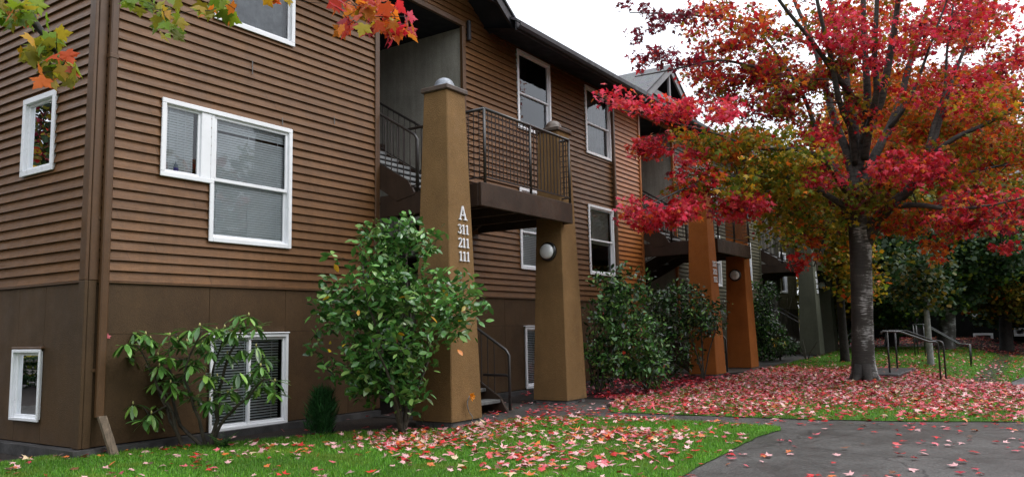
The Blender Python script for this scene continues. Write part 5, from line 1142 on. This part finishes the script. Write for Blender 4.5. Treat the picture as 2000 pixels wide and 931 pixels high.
# ------------------------------------------------------------------ boughs of a maple beside the camera
def near_maple():
    b = np.array([-6.9, -5.4, float(gh(-6.9, -5.4))]); root = thing('maple_tree', 'overhanging maple whose near green and orange sprays dip into the top left', 'tree', tuple(b))
    tb = MB(); top = b+(0, 0, 3.6); tb.tube([b+(0, 0, -.05), b+(0, 0, .3), b+(.05, 0, 2), top, b+(.2, -.2, 5.5)], [.26, .19, .17, .14, .06], 14); tb.build('trunk', M['limb'], root)
    lm_ = MB(); nd = []
    def bough(px, dd, r0, r1):
        pts = [top+(0, 0, .2)]+[at_depth(a, c, d) for (a, c), d in zip(px, dd)]; P = [pts[0]]
        for a, c in zip(pts[:-1], pts[1:]): P += curve_pts(a, c, 5, .03)[1:]
        rd = list(np.linspace(r0, r1, len(P))); lm_.tube(P, rd, 8); return P, rd
    A, ra = bough([(-40, -160), (20, -60), (60, 30), (95, 85), (125, 125)], [3.6, 3.5, 3.4, 3.35, 3.3], .04, .004)
    B, rb_ = bough([(150, -260), (300, -80), (420, -60), (560, -90), (660, -60), (745, -15)], [3.8, 3.7, 3.6, 3.5, 3.4, 3.3], .045, .005)
    sp = []
    def spray(px, n, pal, jx, jy, d, sz=(.07, .105)):
        for _ in range(int(n*1.5)):
            x = px[0]+jx*np.clip(rng.normal(0, 1), -1.7, 1.7); y = px[1]+jy*np.clip(rng.normal(0, 1), -1.7, 1.7); sp.append((at_depth(x, y, d+rng.normal(0, .12)), pal, rng.uniform(*sz)*.74))
    PAL['lime'] = [(.17, .28, .02), (.13, .21, .016), (.22, .30, .02), (.30, .27, .02)]
    G = {'lime': 4, 'olive': 1.2, 'yellow': .6}; O = {'orange': 3, 'olive': 3, 'yellow': 1}
    spray((30, 20), 38, {'lime': 4, 'olive': 1.4, 'orange': .2}, 36, 14, 3.4); spray((75, 92), 20, G, 22, 12, 3.35); spray((100, 70), 6, G, 14, 8, 3.4); spray((115, 122), 15, {'olive': 3, 'lime': 2, 'orange': .8, 'yellow': 1}, 18, 12, 3.3); spray((95, 150), 4, O, 10, 6, 3.3); spray((140, 140), 4, {'orange': 2, 'red': 1, 'olive': 1}, 7, 8, 3.3)
    spray((258, 6), 3, G, 6, 4, 3.6); spray((310, 14), 12, G, 22, 16, 3.6); spray((330, 46), 8, G, 13, 12, 3.6); spray((425, 12), 14, {'lime': 3, 'olive': 2, 'orange': .8}, 20, 11, 3.6)
    spray((540, -6), 4, {'orange': 2, 'yellow': 1}, 14, 4, 3.5, (.06, .08))
    spray((690, 8), 14, {'red': 2, 'orange': 3}, 22, 10, 3.3); spray((740, 28), 26, {'orange': 4, 'yellow': 1.2, 'red': 1.5}, 24, 18, 3.3, (.06, .10)); spray((778, 48), 18, {'red': 3, 'orange': 2, 'pink': 1.5}, 14, 18, 3.25, (.06, .10)); spray((672, 38), 5, {'red': 3, 'orange': 1}, 10, 10, 3.3)
    spray((20, -110), 16, G, 60, 50, 3.6); spray((680, -70), 8, O, 50, 20, 3.5)
    nodes_ = [(p, r) for p, r in zip(A[4:]+B[4:], ra[4:]+rb_[4:])]
    cl = [(p, .05, None, 1) for p, *_ in sp[::2]]; grow(nodes_, cl, lm_, rmin=.0016, rmax=.006, n=5, sag=.02, steps=4); lm_.build('boughs', M['darkbark'], root)
    pos = np.array([p for p, *_ in sp]); n = len(pos); t, nr = rot_frames(n, .05, 1.6)
    nr = nr*.8+np.array([-.45, -.75, .2])[None, :]*rng.uniform(.2, .9, n)[:, None]; nr -= t*(nr*t).sum(1)[:, None]; nr /= np.linalg.norm(nr, axis=1)[:, None]
    cc_ = np.concatenate([pick(pl, 1, .15) for _, pl, _ in sp]); sz_ = np.array([s for *_, s in sp]); Vs, Cs, Is, Ks, b0 = [], [], [], [], 0
    vr = rng.integers(0, 3, n)
    for k in range(3):
        q = vr == k; tp = MAPLE_D[0].copy(); tp[:, 2] += (.35, .6, -.2)[k]*tp[:, 0]**2+(.25, .45, .3)[k]*(tp[:, 1]-.3)**2+.05*np.sin(8*tp[:, 0]+k)*tp[:, 1]
        V, cn, ix = leaf_batch(tp, MAPLE_D[1], pos[q], t[q], nr[q], sz_[q]); Vs.append(V); Cs.append(cn); Is.append(ix+b0); b0 += len(V); Ks.append(np.repeat(cc_[q], len(tp), axis=0))
    np_mesh('foliage', np.concatenate(Vs), np.concatenate(Cs), np.concatenate(Is), M['maple'], root, np.concatenate(Ks))
near_maple()

# ------------------------------------------------------------------ grass and fallen leaves
def inside(poly_, x, y):
    poly_ = np.array(poly_); c = np.zeros(len(x), bool); j = len(poly_)-1
    for i in range(len(poly_)):
        xi, yi = poly_[i]; xj, yj = poly_[j]
        with np.errstate(divide='ignore', invalid='ignore'): h = ((yi > y) != (yj > y)) & (x < (xj-xi)*(y-yi)/(yj-yi)+xi)
        c ^= h; j = i
    return c
def project(p):
    q = np.asarray(p)-CAM; z = q@FW; return 1000+FPX*(q@RT)/z, 465.5-FPX*(q@UP)/z, z
def sample(poly_, n, x0, x1, y0, y1, pad=60):
    x = rng.uniform(x0, x1, n); y = rng.uniform(y0, y1, n); k = inside(poly_, x, y)
    p = np.c_[x, y, gh(x, y)]; px, py, z = project(p); k &= (z > .5) & (px > -pad) & (px < 2000+pad) & (py < 931+pad)
    return p[k]
def grass(name, poly_, n, box, hgt, wid, label):
    p = sample(poly_, n, *box); n = len(p); a = rng.random(n)*6.283; lean = rng.uniform(.1, .75, n)
    d = np.c_[np.cos(a), np.sin(a), np.zeros(n)]; b = np.c_[-np.sin(a), np.cos(a), np.zeros(n)]; h = hgt*rng.uniform(.45, 1.15, n); w = wid*rng.uniform(.6, 1.3, n)
    p[:, 2] -= .004
    up = np.array([0, 0, 1.])
    V = np.stack([p-b*w[:, None]/2, p+b*w[:, None]/2, p+b*w[:, None]*.35+up*h[:, None]*.6+d*(lean*h*.3)[:, None], p-b*w[:, None]*.35+up*h[:, None]*.6+d*(lean*h*.3)[:, None], p+up*h[:, None]*(1-.25*lean)[:, None]+d*(lean*h*.8)[:, None]], 1).reshape(-1, 3)
    base = np.arange(n)[:, None]*5; idx = (base+np.array([0, 1, 2, 3, 3, 2, 4])[None, :]).ravel(); cn = np.tile([4, 3], n)
    cols = np.array([(.085, .25, .013), (.125, .33, .02), (.055, .17, .010), (.18, .36, .028), (.22, .23, .06)])[rng.choice(5, n, p=[.36, .3, .2, .11, .03])]*(1+rng.normal(0, .2, (n, 1)))
    pat = np.array([mnoise.noise((float(q[0])*.9, float(q[1])*.9, 0)) for q in p]); pat2 = np.array([mnoise.noise((float(q[0])*2.1+7, float(q[1])*2.1, 5)) for q in p]); mixy = np.clip((pat2-.05)*1.6, 0, .7)[:, None]; cols = cols*(1-mixy)+np.array([.17, .25, .022])*mixy; cols = np.clip(cols*(1+.45*pat[:, None]), .004, 1)
    o = np_mesh(name, V, cn, idx, M['blade'], None, np.repeat(cols, 5, axis=0)); tag(o, label, None, None, 'stuff')
grass('grass', LAWN, 260000, (-2.2, 5.8, -6.3, 1.1), .046, .0052, 'wet bright green grass of the foreground lawn')
grass('grass', ULAWN, 150000, (6.3, 32, -11, -1.6), .055, .010, 'green grass of the upper lawn under the big maple')

LC = {'brown': (.16, .062, .03), 'red': (.52, .022, .026), 'crimson': (.33, .012, .03), 'pale pink': (.66, .36, .36), 'orange': (.58, .15, .04), 'pink': (.60, .12, .15), 'buff': (.60, .45, .28)}
def leaf_positions(poly_, n, box, density_fn):
    p = sample(poly_, n, *box); k = rng.random(len(p)) < density_fn(p[:, 0], p[:, 1]); return p[k]
def nz(x, y, s, o=0): return np.array([mnoise.noise((float(a)*s+o, float(b)*s, 3.1)) for a, b in zip(x, y)])
def dens_near(x, y):
    # a drift of leaves runs across the middle of the lawn, thinner to the left and at the near edge
    px, py, z = project(np.c_[x, y, np.zeros(len(x))])
    d = .16+.84*sstep(1.0, 2.6, x)*sstep(-5.9, -4.7, y)*sstep(-1.0, -2.2, y)*1.0
    d = d*np.clip(.55+1.5*nz(x, y, .9), .08, 1.3); return np.clip(d*.62, 0, 1)
near = leaf_positions(LAWN, 24000, (-2.2, 5.8, -6.3, 1.0), dens_near)
path_l = leaf_positions(PATHP, 4600, (.5, 9, -9.5, -.1), lambda x, y: np.clip((.24+.5*sstep(-3.6, -2.4, y)+.4*sstep(5.6, 6.6, x)+.35*sstep(-6.7, -6.1, y)*sstep(4.2, 2.5, x))*np.clip(.6+1.3*nz(x, y, 1.1, 9), .15, 1.5), 0, 1))
def dens_up(x, y):
    dt = np.hypot(x-TB[0], y-TB[1]); d = 1.05-.70*sstep(3.4, 7.5, dt)-.25*sstep(.0, 1.0, -(y+8.2)); d = d*np.where(x > 17.5, .22, 1)*np.where((x > 19) & (y > -4.5), .35, 1)
    d = np.maximum(d, .80*sstep(9.8, 8.2, x)*sstep(-8.6, -6.4, y)); d = d-.55*(nz(x, y, .55, 4) > .22)*sstep(9.5, 7.0, x)
    return np.clip(d, .05, 1)
up_l = leaf_positions(ULAWN, 60000, (6.3, 32, -11, -1.6), dens_up)
BED = [(.75, -.18), (4.5, -.14), (4.5, -1.5), (3.6, -2.2), (2.9, -1.26), (1.6, -.57)]; BED2 = [(8.3, -.14), (14.7, -.14), (14.7, -2.3), (10.5, -2.5), (8.35, -2.3)]
bed_l = np.concatenate([leaf_positions(BED, 300, (.7, 4.6, -2.3, -.1), lambda x, y: np.clip(.12+.9*sstep(-.1, .3, -(y+.46*x-.05)), 0, 1)*.8), leaf_positions(BED2, 2600, (8.2, 14.8, -2.6, -.1), lambda x, y: .35+.6*sstep(-1.3, -2.2, y))])
def colours(n, wts):
    ks = list(LC.keys()); w = np.array([wts.get(k, 0) for k in ks], float); return np.array(ks)[rng.choice(len(ks), n, p=w/w.sum())]
BACK = [(30.8, -1.7), (33.2, -5.0), (30.5, -9.4), (36, -16), (45.5, -16), (45.5, 1), (36, 1)]
back_l = leaf_positions(BACK, 16000, (30, 46, -16, 1), lambda x, y: np.clip(.5+1.2*nz(x, y, .5, 2), .1, 1))
sets = [(near, colours(len(near), {'red': 2.2, 'pale pink': 4.6, 'orange': 1.6, 'pink': 1.8, 'crimson': .8, 'buff': .9, 'brown': .9}), 'foreground lawn'),
        (path_l, colours(len(path_l), {'red': 3, 'crimson': 1.6, 'pale pink': 2, 'pink': 2, 'orange': .6, 'brown': 1}), 'wet asphalt path'),
        (up_l, colours(len(up_l), {'crimson': 3.4, 'red': 2.2, 'pink': 2.6, 'pale pink': 2.3, 'orange': .5, 'buff': .4, 'brown': .8}), None),
        (back_l, colours(len(back_l), {'crimson': 3, 'orange': 1.4, 'pink': .6, 'buff': 1}), None),
        (bed_l, colours(len(bed_l), {'crimson': 3, 'red': 3, 'pink': 2, 'pale pink': 1}), None)]
# the nearest 300 are objects of their own
cand = []
for p, c, where in sets:
    if where is None: continue
    px, py, z = project(p)
    for i in range(len(p)):
        if 5 < px[i] < 1995 and py[i] < 926: cand.append((z[i], where, i))
cand.sort(); chosen = {('foreground lawn'): set(), ('wet asphalt path'): set()}
for z, wh, i in cand[:290]: chosen[wh].add(i)
leafmats = {k: leafmat('fallen_leaf_'+k.replace(' ', '_'), rough=.35, trans=.12, spec=.5, c=v) for k, v in LC.items()}
def curl_variant(tpl, k):
    t = tpl[0].copy(); cu = (.10, .35, -.22, .55, .18)[k]; be = (.0, .2, .25, .45, -.2)[k]
    t[:, 2] += cu*t[:, 0]**2*1.6+be*(t[:, 1]-.35)**2+.04*np.sin(7*t[:, 0]+k*2)*t[:, 1]; return t
VAR = [curl_variant(MAPLE_D, k) for k in range(5)]
meshes = {}
for k, v in LC.items():
    for q in range(5):
        mb = MB(); tp = VAR[q]*.092; mb.add(tp-[0, .03, 0], MAPLE_D[1], 0, True)
        mb.add([(-.001, -.03, 0), (.001, -.03, 0), (.002+.012*(q-2)*.5, -.078, .006), (0+.012*(q-2)*.5, -.078, .006)], [(0, 1, 2, 3)])
        me = bpy.data.meshes.new('fallen_leaf'); me.from_pydata(mb.v, [], mb.f); me.materials.append(leafmats[k]); me.polygons.foreach_set('use_smooth', mb.sm); me.update(); meshes[k, q] = me
ART = {'brown': 'withered brown', 'red': 'bright red', 'crimson': 'dark crimson', 'pale pink': 'pale pink underside-up', 'orange': 'orange', 'pink': 'rose pink', 'buff': 'buff yellow'}
rest = []
for p, c, where in sets:
    for i in range(len(p)):
        yaw = rng.random()*6.283; on_grass = where == 'foreground lawn'
        if where and i in chosen[where]:
            o = bpy.data.objects.new('fallen_leaf', meshes[c[i], int(rng.integers(0, 5))]); COL.objects.link(o)
            o.location = (p[i][0], p[i][1], p[i][2]+(.034 if on_grass else .014)); o.rotation_euler = (rng.normal(0, .27 if on_grass else .12), rng.normal(0, .27 if on_grass else .12), yaw); s = rng.uniform(.42, 1.0); o.scale = (s, s, s)
            tag(o, f'{ART[c[i]]} fallen maple leaf lying loose on the {where}', 'leaf', f'{c[i]} leaves on the {where}')
        else: rest.append((p[i], c[i], on_grass or where is None))
P_ = np.array([q[0] for q in rest]); n = len(P_); og = np.array([q[2] for q in rest]); P_[:, 2] += np.where(og, rng.uniform(.012, .05, n), .014)
nr = rng.normal(0, 1, (n, 3))*np.where(og, .30, .13)[:, None]+np.array([0, 0, 1.]); nr /= np.linalg.norm(nr, axis=1)[:, None]; t = rng.normal(size=(n, 3)); t -= nr*(t*nr).sum(1)[:, None]; t /= np.linalg.norm(t, axis=1)[:, None]
cl_ = np.array([LC[q[1]] for q in rest])*(1+rng.normal(0, .2, (n, 1))); sz = rng.uniform(.045, .098, n); Vs, Cs, Is, Ks = [], [], [], []; base = 0
TPS = [curl_variant(MAPLE_S, k) for k in range(5)]; var = rng.integers(0, 5, n)
for k in range(5):
    s_ = var == k; V, cn, ix = leaf_batch(TPS[k], MAPLE_S[1], P_[s_], t[s_], nr[s_], sz[s_]); Vs.append(V); Cs.append(cn); Is.append(ix+base); base += len(V); Ks.append(np.repeat(np.clip(cl_[s_], .005, .95), len(TPS[k]), axis=0))
o = np_mesh('fallen_leaves', np.concatenate(Vs), np.concatenate(Cs), np.concatenate(Is), M['litter'], None, np.concatenate(Ks)); tag(o, 'litter of red and pink maple leaves over the lawns and path', None, None, 'stuff')

# ------------------------------------------------------------------ small things
# loose length of downspout / board leaning at the corner
lb = MB(); p = np.array([.15, -.13, .42]); q = np.array([.235, -.27, -.02]); d = (q-p)/np.linalg.norm(q-p); w_ = np.array([.045, 0, 0]); nn = np.cross(d, (1, 0, 0)); nn /= np.linalg.norm(nn)
V = [e+a*w_+b*nn*.02 for e in (p, q) for a, b in ((-1, -1), (1, -1), (1, 1), (-1, 1))]
lb.add(V, [(3, 2, 1, 0), (4, 5, 6, 7), (0, 1, 5, 4), (1, 2, 6, 5), (2, 3, 7, 6), (3, 0, 4, 7)]); tag(lb.build('wood_board', M['wood']), 'short weathered board leaning under the downspout at the house corner', 'board')
# pink leaf stuck to the wall by the downspout
sl = MB(); sl.add(np.c_[VAR[3][:, 0]*.06, -VAR[3][:, 2]*.06, VAR[3][:, 1]*.055]+np.array([.235, -.035, 1.27]), MAPLE_D[1], 0, True); tag(sl.build('stuck_leaf', leafmats['pink']), 'single pink leaf stuck on the wall beside the downspout', 'leaf')
# orange silk flower pushed behind the first pillar
fb = np.array([4.0, -2.235, .02]); fl_ = thing('orange_flower', 'orange flower on a pale looped stem at the foot of the lettered pillar', 'flower', tuple(fb))
s = MB(); s.tube([fb+(.10, -.02, -.02), fb+(.08, -.03, .10), fb+(.03, -.01, .17), fb+(.0, -.01, .26), fb+(.0, -.02, .34), fb+(.03, -.03, .38)], .006, 6); s.tube([fb+(.03, -.01, .17), fb+(-.02, -.03, .22), fb+(-.02, -.02, .30), fb+(.02, -.02, .34)], .005, 6); s.build('stem', M['concrete'], fl_)
pt = MB(); cc = fb+np.array([.035, -.05, .37])
for k in range(16):
    a = k*2.4; el = .2+.05*k; dv = np.array([math.cos(a)*math.cos(el), -.5*abs(math.sin(el))-.1, math.sin(a)*math.cos(el)]); dv /= np.linalg.norm(dv); sd = np.cross(dv, (0, 1, .1)); sd /= np.linalg.norm(sd)
    L = .075-.002*k; pt.add([cc, cc+dv*L*.6+sd*.018, cc+dv*L+np.array([0, -.004, 0]), cc+dv*L*.6-sd*.018], [(0, 1, 2, 3)])
M['flower'] = leafmat('orange_petal', c=(.75, .27, .01)); pt.build('petals', M['flower'], fl_)
# blue-labelled bottle on the sill behind the small light
bo = np.array([1.07, .055, 3.275]); bt_ = thing('plastic_bottle', 'small clear bottle with a violet label standing inside the small window', 'bottle', tuple(bo))
g = MB(); g.lathe(bo, [(.030, 0), (.033, .01), (.033, .10), (.026, .125), (.012, .14), (.012, .16)], n=14); M['bottle'] = paint('bottle_plastic', (.45, .50, .58), rough=.15); g.build('bottle_body', M['bottle'], bt_)
g = MB(); g.lathe(bo+(0, 0, .02), [(.0345, 0), (.0345, .065)], n=14); M['label_blue'] = paint('violet_label', (.09, .06, .42), rough=.4); g.build('bottle_label', M['label_blue'], bt_)
g = MB(); g.lathe(bo+(0, 0, .161), [(.014, 0), (.014, .018)], n=12); g.build('bottle_cap', M['white'], bt_)
# steps and handrails
def steps_and_rails():
    z1 = .135; a = on_z(1700, 733, z1); 
    st = thing('landing_step', 'leaf scattered dark slab and step at the top of the short stair', 'steps', (16.0, -5.9, z1-.2))
    m_ = MB(); m_.cbox((14.75, -6.02, z1-.30), (17.6, -5.15, z1), .015); m_.build('slab', M['curb'], st)
    m_ = MB(); m_.cbox((14.75, -6.40, z1-.45), (17.6, -6.022, z1-.14), .015); m_.build('step', M['curb'], st)
    m_ = MB(); m_.cbox((14.75, -6.78, z1-.58), (17.6, -6.402, z1-.28), .015); m_.build('step', M['curb'], st)
    for k, (tp, bp) in enumerate((((1738, 727), (1838, 745)), ((1753, 720), (1848, 742)))):
        p = on_z(*tp, z1); q = on_z(*bp, -.12); h = .92
        if k == 1: p = on_z(tp[0], tp[1], z1)
        r = thing('stair_handrail', ('nearer' if k == 0 else 'farther')+' black tube handrail of the short stair beside the big maple', 'handrail', tuple(p), 'handrails of the short stair')
        mb = MB(); d = (q-p); d[2] = 0; L = np.linalg.norm(d); d /= L; zu = np.array([0, 0, 1.])
        tp_ = p+zu*h-d*.16; A = p+zu*h+d*L*.26; B = p+d*L*.80+zu*(h-.24); Cc = p+d*L; 
        mb.tube([tp_-zu*.05, tp_, tp_+d*.06+zu*.02, A, B, Cc-d*.08+zu*(h-.25), Cc-d*.02+zu*(h-.28), Cc+zu*(h-.36), Cc+zu*(q[2]-p[2])], .022, 8); mb.build('top_tube', M['black_metal'], r)
        po = MB(); po.tube([p-zu*.05, p+zu*(h+.01)], .022, 8); po.build('post', M['black_metal'], r)
    for k in range(2):
        d0 = 24.5+.9*k; p = at_depth(1783+6*k, 633, d0); q = at_depth(1872+4*k, 671, d0-1.0); e = at_depth(1893+2*k, 672, d0-1.2); r = thing('stair_handrail', ('nearer' if k == 0 else 'farther')+' thin handrail sloping down behind the pale sapling', 'handrail', (p[0], p[1], float(gh(p[0], p[1]))), 'handrails behind the sapling')
        mb = MB(); p2 = at_depth(1803+6*k, 633, d0-.2); mb.tube([p-(0, 0, .05), p, p2, q, e, e-(0, 0, .7)], .019, 8); mb.build('top_tube', M['black_metal'], r)
        po = MB(); po.tube([p-(0, 0, .95), p], .019, 7); po.tube([p2-(0, 0, .95), p2], .019, 7); po.build('posts', M['black_metal'], r)
steps_and_rails()
# car glimpsed past the end of the building
def car():
    p = at_depth(1651, 668, 44); b = np.array([p[0]+1.2, p[1]+.75, .22]); c = thing('parked_car', 'pale grey parked car glimpsed between the dark shrub and the big trunk', 'car', tuple(b))
    W = .88; prof = [(-2.1, .28), (-2.1, .72), (-1.95, .86), (-1.2, .92), (-.75, 1.38), (.75, 1.42), (1.45, .98), (2.0, .88), (2.12, .70), (2.12, .28)]
    mb = MB(); mb.prism([b+(-y, -W, z) for y, z in prof], (0, 2*W, 0)); M['car'] = paint('car_paint', (.62, .64, .66), var=.03, rough=.25); mb.build('body', M['car'], c)
    g = MB()
    for x in (-W-.004, W+.004): g.add([b+(-y, x, z) for y, z in ((-1.05, .95), (1.25, .98), (.68, 1.33), (-.68, 1.31))], [(0, 1, 2, 3)])
    M['car_glass'] = paint('car_glass', (.04, .05, .07), rough=.08); g.build('windows', M['car_glass'], c)
    for y in (-1.35, 1.35):
        for x in (-W+.1, W-.1):
            w2 = MB(); w2.lathe(b+np.array([-y, x, .32]), [(.20, -.1), (.32, -.1), (.32, .1), (.20, .1)], (0, 1, 0), 18); w2.build('wheel', M['black_metal'], c)
car()

# ------------------------------------------------------------------ light
w = bpy.data.worlds.new('World'); sc.world = w; w.use_nodes = True; nt = w.node_tree; nt.nodes.clear(); L = nt.links.new
out = nt.nodes.new('ShaderNodeOutputWorld'); bg = nt.nodes.new('ShaderNodeBackground'); bg.inputs[1].default_value = .13
sky = nt.nodes.new('ShaderNodeTexSky'); sky.sky_type = 'NISHITA'; sky.sun_disc = False; sky.sun_elevation = R(52); sky.sun_rotation = R(150); sky.air_density = 1.0; sky.dust_density = 4.0
mx = nt.nodes.new('ShaderNodeMix'); mx.data_type = 'RGBA'; mx.inputs['Factor'].default_value = .86; L(sky.outputs[0], mx.inputs['A'])
tc = nt.nodes.new('ShaderNodeTexCoord'); no = nt.nodes.new('ShaderNodeTexNoise'); no.inputs['Scale'].default_value = 2.2; no.inputs['Detail'].default_value = 5; L(tc.outputs['Generated'], no.inputs['Vector'])
cr = nt.nodes.new('ShaderNodeMix'); cr.data_type = 'RGBA'; cr.inputs['A'].default_value = (10.5, 11.2, 12.4, 1); cr.inputs['B'].default_value = (14.6, 15.0, 15.6, 1); L(no.outputs['Fac'], cr.inputs['Factor']); L(cr.outputs['Result'], mx.inputs['B'])
sz_ = nt.nodes.new('ShaderNodeSeparateXYZ'); L(tc.outputs['Generated'], sz_.inputs[0]); gr = nt.nodes.new('ShaderNodeMapRange'); gr.inputs[1].default_value = 0; gr.inputs[2].default_value = 1; gr.inputs[3].default_value = .62; gr.inputs[4].default_value = 1.45; L(sz_.outputs['Z'], gr.inputs[0])
vm = nt.nodes.new('ShaderNodeVectorMath'); vm.operation = 'SCALE'; L(mx.outputs['Result'], vm.inputs[0]); L(gr.outputs[0], vm.inputs['Scale'])
L(vm.outputs[0], bg.inputs[0]); L(bg.outputs[0], out.inputs[0])
sun = bpy.data.lights.new('sun', 'SUN'); sun.energy = 1.3; sun.angle = R(25); sun.color = (1, .97, .93); so = bpy.data.objects.new('sun', sun); COL.objects.link(so)
el, az = R(52), R(150)
dirv = Vector((math.sin(az)*math.cos(el), math.cos(az)*math.cos(el), math.sin(el))); so.rotation_euler = dirv.to_track_quat('Z', 'Y').to_euler()
sc.view_settings.view_transform = 'Standard'; sc.view_settings.look = 'None'; sc.view_settings.exposure = .26; sc.view_settings.gamma = 1; sc.view_settings.use_curve_mapping = False
sc.render.engine = 'CYCLES'; sc.cycles.max_bounces = 7; sc.cycles.diffuse_bounces = 3; sc.cycles.glossy_bounces = 3; sc.cycles.transparent_max_bounces = 8; sc.cycles.transmission_bounces = 3; sc.cycles.sample_clamp_indirect = 6
sc.cycles.use_denoising = True
